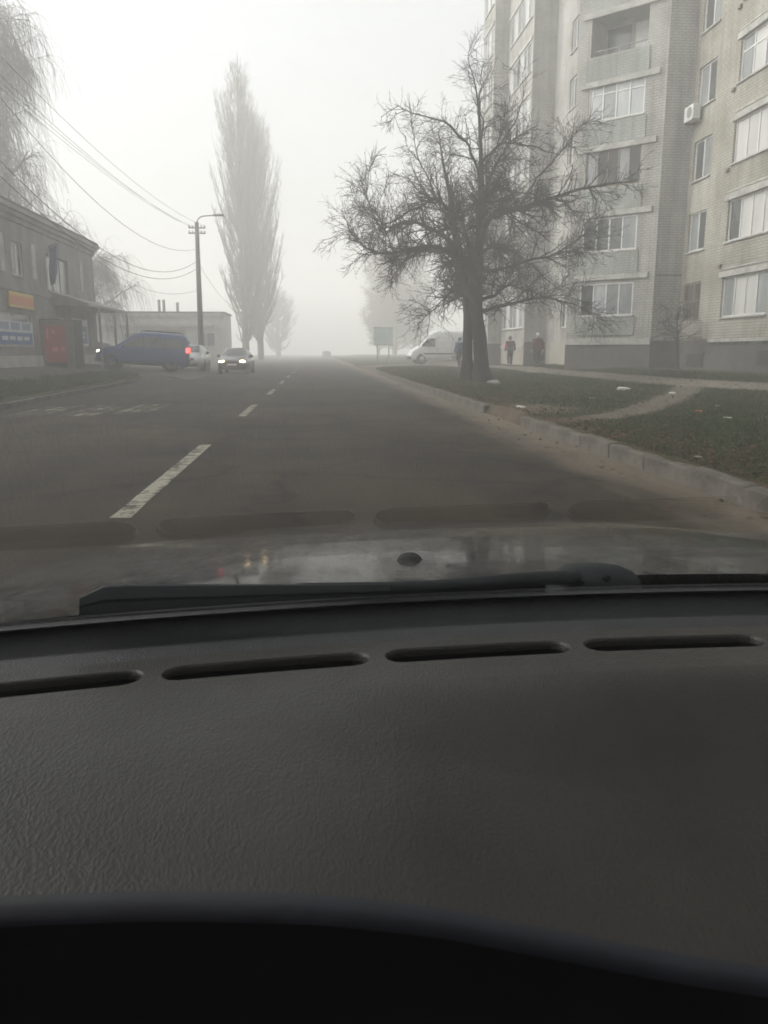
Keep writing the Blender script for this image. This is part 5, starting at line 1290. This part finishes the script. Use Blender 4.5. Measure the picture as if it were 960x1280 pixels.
# ================================================================== PEOPLE
def skin(name, verts, edges, m, parent, sub=2):
    me = bpy.data.meshes.new(name); me.from_pydata([v_[:3] for v_ in verts], edges, []); me.update()
    o = link(name, me, parent)
    o.modifiers.new('Skin', 'SKIN')
    for i, v_ in enumerate(verts):
        sv = me.skin_vertices[0].data[i]
        rr = v_[3]; sv.radius = rr if isinstance(rr, tuple) else (rr, rr); sv.use_root = (i == 0)
    o.modifiers['Skin'].use_smooth_shade = True
    s_ = o.modifiers.new('Sub', 'SUBSURF'); s_.levels = sub; s_.render_levels = sub
    me.materials.append(M[m])
    return o
def person(label, loc, rz, jacket, coat=False, head='hat', stride=.22, swing=.16, bent=.0, scale=1.0, trousers='trousers'):
    """faces local +y; about 1.68 m tall"""
    root = thing('person', label, 'person', loc, rz); root.scale = (scale,) * 3
    pel = (0, 0, .93)
    hip = lambda s: (s * .09, 0, .90)
    def leg(s, f):   # f>0 leg forward
        if f > 0: return [(s * .09, .10, .50), (s * .085, f * .95, .09), (s * .085, f * .95 + .10, .045), (s * .085, f * .95 + .17, .035)]
        return [(s * .09, .02, .50), (s * .085, f * 1.0 - .04, .13), (s * .085, f * 1.0 + .05, .05), (s * .085, f * 1.0 + .12, .03)]
    sh = 1.40
    def arm(s, f): return [(s * .20, 0 + bent * .1, sh), (s * .255, f * .35 - .02, 1.14), (s * .26, f * 1.0 + .04, .90), (s * .255, f * 1.1 + .06, .83)]
    V = [(*pel, (.12, .10)), (0, 0, 1.12, (.11, .085)), (0, .01 + bent * .05, 1.32, (.13, .09)), (0, bent * .08, 1.43, (.055, .055)), (0, .01 + bent * .12, 1.50, (.05, .05)), (0, .02 + bent * .16, 1.57, (.073, .088)), (0, .02 + bent * .16, 1.65, (.062, .075))]
    Eg = [(0, 1), (1, 2), (2, 3), (3, 4), (4, 5), (5, 6)]
    V += [(0, .10 + bent * .16, 1.555, (.014, .014))]; Eg += [(5, 7)]     # nose
    for s, f in ((1, stride), (-1, -stride)):
        k = len(V); L_ = leg(s, f)
        V += [(*hip(s), (.085, .085))] + [(*p, (q, q)) for p, q in zip(L_, (.06, .042, .040, .03))]
        Eg += [(0, k), (k, k + 1), (k + 1, k + 2), (k + 2, k + 3), (k + 3, k + 4)]
    for s, f in ((1, -swing), (-1, swing)):
        k = len(V); A_ = arm(s, f)
        V += [(*p, (q, q)) for p, q in zip(A_, (.052, .042, .030, .032))]
        Eg += [(2, k), (k, k + 1), (k + 1, k + 2), (k + 2, k + 3)]
        hx, hy, hz = A_[3]
        for j in range(4):
            q = len(V); dy = -.025 + .017 * j; ln = (.062, .072, .068, .054)[j]
            V += [(hx, hy + dy, hz - .04, (.0095, .0095)), (hx - s * .012, hy + dy + .008, hz - .04 - ln * .55, (.0085, .0085)), (hx - s * .03, hy + dy + .016, hz - .04 - ln, (.007, .007))]
            Eg += [(k + 3, q), (q, q + 1), (q + 1, q + 2)]
        q = len(V); V += [(hx - s * .01, hy + .035, hz - .015, (.011, .011)), (hx - s * .02, hy + .055, hz - .05, (.009, .009))]; Eg += [(k + 3, q), (q, q + 1)]
    skin('body', V, Eg, 'skin', root, 1)
    # trousers
    T = [(0, 0, .95, (.155, .125))]; TE = []
    for s, f in ((1, stride), (-1, -stride)):
        k = len(T); L_ = leg(s, f)
        T += [(*hip(s), (.105, .11)), (*L_[0], (.078, .082)), (L_[1][0], L_[1][1], L_[1][2] + .02, (.062, .066))]; TE += [(0, k), (k, k + 1), (k + 1, k + 2)]
    skin('trousers', T, TE, trousers, root)
    for s, f in ((1, stride), (-1, -stride)):
        L_ = leg(s, f)
        skin('shoe', [(L_[1][0], L_[1][1] - .02, L_[1][2] + .02, .05), (*L_[2], .05), (*L_[3], (.045, .035))], [(0, 1), (1, 2)], 'trousers', root, 1)
    # jacket or long coat with sleeves
    hem = .62 if coat else .84
    J = [(0, 0, hem, (.205, .165) if coat else (.185, .15)), (0, 0, .95, (.19, .15)), (0, 0, 1.14, (.185, .145)), (0, bent * .05, 1.33, (.20, .14)), (0, bent * .08, 1.44, (.10, .09))]
    JE = [(0, 1), (1, 2), (2, 3), (3, 4)]
    for s, f in ((1, -swing), (-1, swing)):
        k = len(J); A_ = arm(s, f)
        J += [(A_[0][0] + s * .01, A_[0][1], A_[0][2] - .02, .083), (*A_[1], .072), (*A_[2], .055)]; JE += [(3, k), (k, k + 1), (k + 1, k + 2)]
    jk = skin('coat' if coat else 'jacket', J, JE, jacket, root)
    hy = .02 + bent * .16
    if head == 'hat':
        MB().ellipsoid((0, hy - .005, 1.62), (.098, .112, .105), 16, 10).build('hat', 'hat', root, smooth=True)
        skin('scarf', [(-.06, hy - .02, 1.455, .05), (0, hy - .06, 1.46, .055), (.06, hy - .02, 1.455, .05)], [(0, 1), (1, 2)], jacket, root, 1)
    else:
        MB().ellipsoid((0, hy - .025, 1.60), (.10, .115, .125), 16, 10).build('hood' if head == 'hood' else 'hair', jacket if head == 'hood' else 'hair', root, smooth=True)
        if head == 'hair': MB().ellipsoid((0, hy - .08, 1.47), (.085, .05, .12), 12, 8).build('long_hair', 'hair', root, smooth=True)
    return root
def gz(x, y): return float(gR(x, y)) + .012
p1 = PY(671, 463, 40.2); x1 = float(p1[0])
person('person in maroon jacket and pale hat walking away on the footpath', (x1, 40.2, gz(x1, 40.2)), R(4), 'maroon', head='hat', stride=.24, swing=.10, scale=1.0)
p2 = PY(637, 460, 44.0); x2 = float(p2[0])
person('person in long dark coat walking away with a pink bag', (x2, 44.0, gz(x2, 44.0)), R(-6), 'coat_dark', coat=True, head='hood', stride=.12, swing=.05, bent=.6, scale=.96)
p3 = PY(574, 455, 46.0); x3 = float(p3[0])
person('person in blue jacket half hidden by the tree trunk', (x3, 46.0, gz(x3, 46.0)), R(25), 'jacket_blue', head='hood', stride=.15, swing=.06, scale=1.02)
# what they carry
hb = thing('shopping_bag', 'dark shopping bag held beside the maroon jacket', 'bag', (x1 + .29, 40.28, gz(x1, 40.2) + .36))
MB().loft([[(-.05, -.11, 0), (.05, -.11, 0), (.05, .11, 0), (-.05, .11, 0)], [(-.07, -.14, .14), (.07, -.14, .14), (.07, .14, .14), (-.07, .14, .14)], [(-.04, -.12, .32), (.04, -.12, .32), (.04, .12, .32), (-.04, .12, .32)]]).build('sack', 'bag', hb, bevel=.015)
MB().tube([(0, -.08, .31), (0, -.03, .41), (0, .03, .41), (0, .08, .31)], .008, 6).build('handle', 'bag', hb)
pb = thing('shoulder_bag', 'pink shoulder bag on the person in the long dark coat', 'bag', (x2 - .27, 43.95, gz(x2, 44) + .98))
MB().loft([[(-.045, -.12, 0), (.045, -.12, 0), (.045, .12, 0), (-.045, .12, 0)], [(-.06, -.14, .12), (.06, -.14, .12), (.06, .14, .12), (-.06, .14, .12)], [(-.03, -.13, .26), (.03, -.13, .26), (.03, .13, .26), (-.03, .13, .26)]]).build('pouch', 'pink', pb, bevel=.015)
MB().tube([(.02, -.10, .25), (.08, -.06, .42), (.09, .06, .42), (.02, .10, .25)], .010, 6).build('strap', 'pink', pb)

# ================================================================== LITTER ON THE GRASS
def crumple(name, px, py, size, m, label, seed, flat=.35, group=None, cat='litter'):
    r = random.Random(seed)
    q = PZ(px, py, .22); x, y = float(q[0]), float(q[1])
    q = PZ(px, py, float(gR(x, y)) + .02); x, y = float(q[0]), float(q[1])
    bm = bmesh.new(); bmesh.ops.create_icosphere(bm, subdivisions=2, radius=size)
    for v_ in bm.verts:
        f = r.uniform(.6, 1.15); v_.co = Vector((v_.co.x * f * 1.5, v_.co.y * f, v_.co.z * f * flat))
    me = bpy.data.meshes.new(name); bm.to_mesh(me); bm.free(); me.materials.append(M[m])
    o = link(name, me, None, (x, y, float(gR(x, y)) + size * flat * .6), (0, 0, r.uniform(0, 3)))
    return tag(o, label, cat, group)
crumple('paper_scrap', 778, 486, .15, 'paper', 'largest white litter scrap on the grass near the footpath', 1)
crumple('paper_scrap', 840, 491, .09, 'paper', 'white litter scrap lying where the dirt track meets the footpath', 2)
crumple('paper_scrap', 910, 521, .05, 'paper', 'white litter scrap in the grass beside the red one', 3)
crumple('red_wrapper', 873, 513, .05, 'red_litter', 'small red wrapper lying in the grass', 4)
crumple('paper_scrap', 897, 506, .04, 'paper', 'tiny pale scrap in the grass behind the red wrapper', 5)
crumple('paper_scrap', 650, 508, .07, 'paper', 'white scrap in the broken gap of the kerb', 6)
crumple('paper_scrap', 873, 570, .03, 'paper', 'tiny white scrap in the grass behind the near kerb', 7)
crumple('stone', 618, 480, .16, 'stone', 'pale stone lying at the foot of the old tree', 8, .6, cat='stone')
crumple('paper_scrap', 740, 497, .05, 'paper', 'small pale scrap on the grass between tree and dirt track', 9)

# ================================================================== THE CAR WE SIT IN
own = thing('grey_car', 'dark grey car seen from its driver seat: dashboard, wiper and dirty bonnet', 'car')
XC = .35
yb = lambda X: .86 - .16 * (X - XC) ** 2
# -- bonnet
def hood_z(X, Y):
    dx = np.abs(X - XC)
    z = np.interp(Y, [.85, .95, 1.08, 1.2, 1.4, 1.6, 1.8, 2.0, 2.2, 2.34, 2.42, 2.46], [.925, .924, .911, .897, .871, .842, .809, .773, .7325, .695, .655, .60])
    z = z - .010 * sstep(.38, .62, dx) - .058 * dx ** 2 - .03 * sstep(.84, .98, dx) ** 2
    return z
hx, hy_ = np.linspace(XC - .98, XC + .98, 95), np.concatenate([np.linspace(.945, 2.1, 60), np.linspace(2.12, 2.46, 22)])
hoodo = grid('bonnet', hx, hy_, hood_z, 'hood'); hoodo.parent = own
sk = MB()
edge = [(XC - .98, float(y), float(hood_z(XC - .98, y))) for y in np.linspace(.7, 2.46, 14)] + [(float(x), 2.46, float(hood_z(x, 2.46))) for x in np.linspace(XC - .94, XC + .94, 15)] + [(XC + .98, float(y), float(hood_z(XC + .98, y))) for y in np.linspace(2.46, .7, 14)]
sk.loft([[p for p in edge], [(XC + (x - XC) * 1.02, y + (.08 if y > 2.45 else 0), z - .12) for x, y, z in edge], [(XC + (x - XC) * 1.02, y + (.1 if y > 2.45 else 0), .24) for x, y, z in edge]], close=False, cap=False)
sk.build('front_wings', 'hood', own, smooth=True)
for y_ in (1.75, -.85):
    for s_ in (-1, 1): wheel(own, XC + s_ * .88, y_, .3, .19).rotation_euler = (0, 0, R(90) if s_ < 0 else R(-90))
for w_ in [c for c in own.children if c.name.startswith('wheel')]: w_.location.z = .3
# -- cowl between bonnet and glass
cw = MB().loft([[(float(x), yb(x) - .06, .90) for x in np.linspace(XC - .8, XC + .8, 17)], [(float(x), yb(x) + .02, .892) for x in np.linspace(XC - .8, XC + .8, 17)], [(float(x), yb(x) + .12, .872) for x in np.linspace(XC - .8, XC + .8, 17)]], close=False, cap=False)
cw.build('cowl', 'cowl', own, smooth=True)
# -- washer nozzle
nq = PY(512, 700, 1.12)
nz = MB()
nz.loft([[(nq[0] + .0165 * a * math.cos(t), 1.12 + .015 * a * math.sin(t), float(hood_z(nq[0], 1.12)) + h) for t in np.linspace(0, 2 * math.pi, 15)[:-1]] for a, h in ((1.25, -.004), (1.05, .0025), (.8, .007), (.5, .0095), (.05, .0105))])
nz.build('washer_nozzle', 'cowl', own, smooth=True)
# -- glass
TH = R(26)
LG = 1.02
def glass_pt(X, t, off=0.0): return np.array([XC + (X - XC) * (1 - .14 * t), yb(X) - LG * t * math.cos(TH) + off * math.sin(TH), .925 + LG * t * math.sin(TH) + off * math.cos(TH)])
gl = MB().loft([[tuple(glass_pt(X, t)) for X in np.linspace(XC - .78, XC + .78, 41)] for t in np.linspace(-.03, 1, 21)], close=False, cap=False)
gl.build('windscreen', 'windshield', own, smooth=True)
MB().loft([[tuple(glass_pt(X, t, -.004)) for X in np.linspace(XC - .78, XC + .78, 41)] for t in (-.03, .02, .042)], close=False, cap=False).build('windscreen_border', 'frit', own, smooth=True)
# -- wiper lying on the glass
gn = np.array([0, math.sin(TH), math.cos(TH)])
gdL, gd = gn @ glass_pt(-.22, 0, .003), gn @ glass_pt(.06, 0, .003)
W0, W1 = hit(99, 768, gn, gdL), hit(486, 748, gn, gd)
wr = link('wiper', None, own)
bl = MB(); rings = []
upv = np.cross(gn, unit(W1 - W0)); upv = upv if upv[2] > 0 else -upv
for i, t in enumerate(np.linspace(0, 1, 16)):
    c = W0 + (W1 - W0) * t
    hh = (.029 - .014 * t) * min(1, .55 + 6 * t)
    rings.append([tuple(c + upv * a + gn * b_ * hh) for a, b_ in ((-.002, -.05), (-.003, .35), (-.007, .45), (-.007, .9), (-.003, 1.0), (.003, 1.0), (.007, .9), (.007, .45), (.003, .35), (.002, -.05))])
bl.loft(rings); bl.build('blade', 'rubber', wr, smooth=False)
hub = PY(735, 740, .915)
H0 = np.array([hub[0] - .02, .90, .935])
am = np.array([W1 - unit(W1 - W0) * .10 + gn * .016, W1 + gn * .012, hit(560, 736, gn, gd + .012), hit(640, 722, gn, gd + .02), H0])
am_ = resample(am, 24)
for _ in range(25): am_[1:-1] = (am_[:-2] + am_[1:-1] * 2 + am_[2:]) / 4
MB().tube(am_, np.linspace(.0055, .009, 24), 8).build('arm', 'rubber', wr, smooth=True)
dm = MB(); rings = []
for k, (a, h) in enumerate(((1.0, -.03), (1.0, -.004), (.96, .008), (.82, .019), (.58, .026), (.3, .029), (.04, .030))):
    rings.append([(hub[0] + .060 * a * math.cos(t) * (1 + .12 * math.cos(t)), .915 + .034 * a * math.sin(t), .918 + h) for t in np.linspace(0, 2 * math.pi, 25)[:-1]])
dm.loft(rings)
hbd = dm.build('hub_cover', 'rubber', wr, smooth=True)
for dx_, dz_ in ((-.020, .016), (.012, .019)): MB().ellipsoid((hub[0] + dx_, .915 - .027, .918 + dz_), (.0055, .004, .0045), 10, 6).build('hub_dimple', 'vent_dark', wr, smooth=True)

# -- dashboard
dash = link('dashboard', None, own)
DX = np.linspace(-.42, 1.12, 90)
def strip(name, prof, m, parent, xs=DX, smooth=True):
    """prof: list of (s, z) from the glass toward the seats"""
    return MB().loft([[(float(X), yb(X) - s, z) for X in xs] for s, z in prof], close=False, cap=False).build(name, m, parent, smooth=smooth)
lipp = [(-.03, .905), (.002, .919), (.007, .929), (.014, .9355), (.022, .9375), (.029, .936), (.035, .931), (.040, .925), (.045, .920), (.051, .9172), (.058, .9168), (.064, .9182), (.070, .921), (.077, .9235), (.084, .924), (.091, .923), (.098, .9213), (.104, .921)]
strip('windscreen_trim', lipp, 'dash_dark', dash)
VS0, VS1, PS0, PS1 = .125, .160, .104, .205
slots = [(-.335, -.153), (-.139, .048), (.061, .243), (.256, .440), (.453, .63), (.643, .82), (.833, 1.0)]
def panel_z(s): return np.interp(s, [.06, .075, .09, .11, .2, .25], [.921, .921, .921, .921, .921, .921])
def stadium(x0, x1, s0, s1, n=7, inset=0.0):
    x0, x1, s0, s1 = x0 + inset, x1 - inset, s0 + inset, s1 - inset
    r = (s1 - s0) / 2; c = (s0 + s1) / 2; P = []
    for i in range(10): P.append((x0 + r + (x1 - x0 - 2 * r) * i / 9, s0))
    for t in np.linspace(-math.pi / 2, math.pi / 2, n)[1:-1]: P.append((x1 - r + r * math.cos(t), c + r * math.sin(t)))
    for i in range(10): P.append((x1 - r - (x1 - x0 - 2 * r) * i / 9, s1))
    for t in np.linspace(math.pi / 2, 3 * math.pi / 2, n)[1:-1]: P.append((x0 + r + r * math.cos(t), c + r * math.sin(t)))
    return P
bm = bmesh.new()
def loop(P):
    vs = [bm.verts.new((x, s, 0)) for x, s in P]; return [bm.edges.new((vs[i], vs[(i + 1) % len(vs)])) for i in range(len(vs))]
ed = []
ob = [(float(x), PS0) for x in DX] + [(float(DX[-1]), s) for s in np.linspace(PS0, PS1, 8)[1:-1]] + [(float(x), PS1) for x in DX[::-1]] + [(float(DX[0]), s) for s in np.linspace(PS1, PS0, 8)[1:-1]]
ed += loop(ob)
for s_ in slots: ed += loop(stadium(s_[0], s_[1], VS0, VS1))
bmesh.ops.triangle_fill(bm, edges=ed, use_beauty=True)
for f in list(bm.faces):
    c = f.calc_center_median()
    if any(a + .002 < c.x < b_ - .002 and VS0 + .001 < c.y < VS1 - .001 for a, b_ in slots):
        # inside a slot unless it touches the outer panel
        if all(any(a - 1e-4 <= v_.co.x <= b_ + 1e-4 and VS0 - 1e-4 <= v_.co.y <= VS1 + 1e-4 for a, b_ in slots) for v_ in f.verts) and any(a <= c.x <= b_ for a, b_ in slots):
            r_ = (VS1 - VS0) / 2; cs = (VS0 + VS1) / 2
            a, b_ = next((a, b_) for a, b_ in slots if a <= c.x <= b_)
            xx = min(max(c.x, a + r_), b_ - r_)
            if math.hypot(c.x - xx, c.y - cs) < r_ - 1e-5: bm.faces.remove(f)
for v_ in bm.verts:
    X, s = v_.co.x, v_.co.y; v_.co = Vector((X, yb(X) - s, float(panel_z(s))))
bmesh.ops.recalc_face_normals(bm, faces=bm.faces)
me = bpy.data.meshes.new('vent_panel'); bm.to_mesh(me); bm.free(); me.materials.append(M['dash']); me.polygons.foreach_set('use_smooth', [True] * len(me.polygons))
vp = link('vent_panel', me, dash)
for a, b_ in slots:
    rings = []
    for ins, dz in ((0, 0), (.0012, -.0008), (.0022, -.003), (.0028, -.008)):
        rings.append([(x, yb(x) - s, float(panel_z(s)) + dz) for x, s in stadium(a, b_, VS0, VS1, inset=ins)])
    vt = MB().loft(rings, cap=False).build('vent', 'dash', dash, smooth=True)
    rings = [[(x, yb(x) - s, float(panel_z(s)) + dz) for x, s in stadium(a, b_, VS0, VS1, inset=.0028)] for dz in (-.008, -.035)]
    well = MB().loft(rings, cap=False); k = len(rings[0]); well.f.append(tuple(range(k, 2 * k)))
    well.build('vent_duct', 'vent_dark', dash)
    for q in range(2):
        s = VS0 + .014 + .014 * q
        MB().loft([[(float(x), yb(x) - s - d_, .921 + z_) for x in np.linspace(a + .012, b_ - .012, 8)] for d_, z_ in ((0, -.014), (.003, -.013), (.007, -.026), (.004, -.027), (0, -.014))], close=False, cap=False).build('louvre', 'dash_black', dash)
# padded top and its rolled edge
EX, EY = [-.5, -.157, -.04, .033, .145, .195, .5, 1.2], [.412, .412, .406, .396, .385, .378, .35, .34]
def edge_y(X): return float(np.interp(X, EX, EY))
exs = np.array([np.mean([edge_y(x + d_) for d_ in np.linspace(-.06, .06, 13)]) for x in DX])
def pad_z(X, q):
    z = .921 + .004 * math.sin(math.pi * q) - .018 * q
    fall = float(np.interp(X, [-.1, 0, .06, .12, .2, .3, .5, 1.2], [0, .002, .008, .020, .036, .052, .07, .09]))
    return z - fall * float(sstep(.0, .45, q))
rows = []
for q in np.linspace(0, 1, 28):
    rows.append([(float(X), (yb(X) - PS1) * (1 - q) + e * q, pad_z(X, q)) for X, e in zip(DX, exs)])
MB().loft(rows, close=False, cap=False).build('padded_top', 'dash', dash, smooth=True)
rows = []
rr_ = .011
roll = []
for a in np.linspace(0, math.pi / 2, 10): roll.append([(float(X), e - rr_ * math.sin(a), pad_z(X, 1) - rr_ * (1 - math.cos(a))) for X, e in zip(DX, exs)])
MB().loft(roll, close=False, cap=False).build('rolled_edge', mat('edge_highlight', (.0085, .0095, .013), .5, (.006, .0066, .009), 60, spec=.2), dash, smooth=True)  # bluish tone paints a soft highlight along the edge
rows.append(roll[-1])
rows.append([(float(X), e - rr_ + .012, pad_z(X, 1) - .06) for X, e in zip(DX, exs)])
rows.append([(float(X), e - rr_ + .03, .55) for X, e in zip(DX, exs)])
rows.append([(float(X), e + .10, .30) for X, e in zip(DX, exs)])
MB().loft(rows, close=False, cap=False).build('lower_face', 'dash_black', dash, smooth=True)  # shade of the unlit cabin put into this face's black colour
# -- cabin around the camera
MB().loft([[(float(X), yb(X) - LG * math.cos(TH) - .02 - dy, .925 + LG * math.sin(TH) + dz) for X in np.linspace(XC - .70, XC + .70, 9)] for dy, dz in ((-.03, .02), (.02, -.005), (.25, .02), (1.2, .04), (1.9, -.02), (1.9, .03), (1.2, .09), (.25, .07), (-.03, .02))], close=False, cap=False).build('roof', 'headliner', own, smooth=True)
for s_ in (-1, 1):
    x0 = XC + s_ * .80
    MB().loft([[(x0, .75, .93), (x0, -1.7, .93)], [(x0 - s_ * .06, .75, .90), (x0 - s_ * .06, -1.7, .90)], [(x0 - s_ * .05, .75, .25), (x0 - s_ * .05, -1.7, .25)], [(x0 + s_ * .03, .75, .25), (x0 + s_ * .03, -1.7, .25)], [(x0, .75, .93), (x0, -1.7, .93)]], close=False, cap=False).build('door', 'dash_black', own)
    MB().tube([glass_pt(XC + s_ * .80, -.04), glass_pt(XC + s_ * .80, .5), glass_pt(XC + s_ * .79, 1.03)], .035, 8).build('windscreen_pillar', 'headliner', own, smooth=True)
    MB().box((x0 - .02 - s_ * .06, -.62, .93), (x0 + .02 - s_ * .06, -.5, 1.36)).build('door_pillar', 'headliner', own)
mr_ = MB().ellipsoid((XC + .02, .10, 1.235), (.125, .02, .035), 16, 8).build('added_mirror', 'dash_black', own, smooth=True)  # mirror added out of view to shade the right of the dashboard
MB().tube([(XC + .02, .11, 1.26), (XC + .02, .10, 1.30), (XC + .02, .08, 1.33)], .01, 6).build('added_mirror_stem', 'dash_black', mr_)
MB().obox((XC - .06, .00, 1.345), (.68, 0, 0), (0, .02, 0), (0, .03, -.20)).build('added_visor', 'headliner', own, bevel=.006)  # lowered visor added out of view to darken the right-hand pad
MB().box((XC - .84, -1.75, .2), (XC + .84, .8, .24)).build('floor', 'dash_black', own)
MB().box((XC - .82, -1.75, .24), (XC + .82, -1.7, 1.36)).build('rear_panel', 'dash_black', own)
for sx2 in (.0, .72):
    st_ = MB().box((sx2 - .24, -.75, .95 - .6), (sx2 + .24, -.60, .98)).build('seat_back', 'headliner', own, bevel=.05)
    MB().box((sx2 - .24, -.62, .3), (sx2 + .24, -.12, .48)).build('seat_cushion', 'headliner', own, bevel=.05)

# ================================================================== FOG
hz = MB().box((-400, -300, -1.15), (400, 500, 36.0)).build('haze', 'wire')
hm = bpy.data.materials.new('fog'); hm.use_nodes = True
nn, nl = hm.node_tree.nodes, hm.node_tree.links
nn.clear()
ho = nn.new('ShaderNodeOutputMaterial'); pv_ = nn.new('ShaderNodeVolumePrincipled')
pv_.inputs['Color'].default_value = (.97, .965, .955, 1)
pv_.inputs['Density'].default_value = 0.0073
pv_.inputs['Anisotropy'].default_value = 0.1
nl.new(pv_.outputs[0], ho.inputs['Volume'])
hz.data.materials.clear(); hz.data.materials.append(hm)
stuff(hz); hz['label'] = 'pale grey fog filling the whole street'; hz['category'] = 'fog'
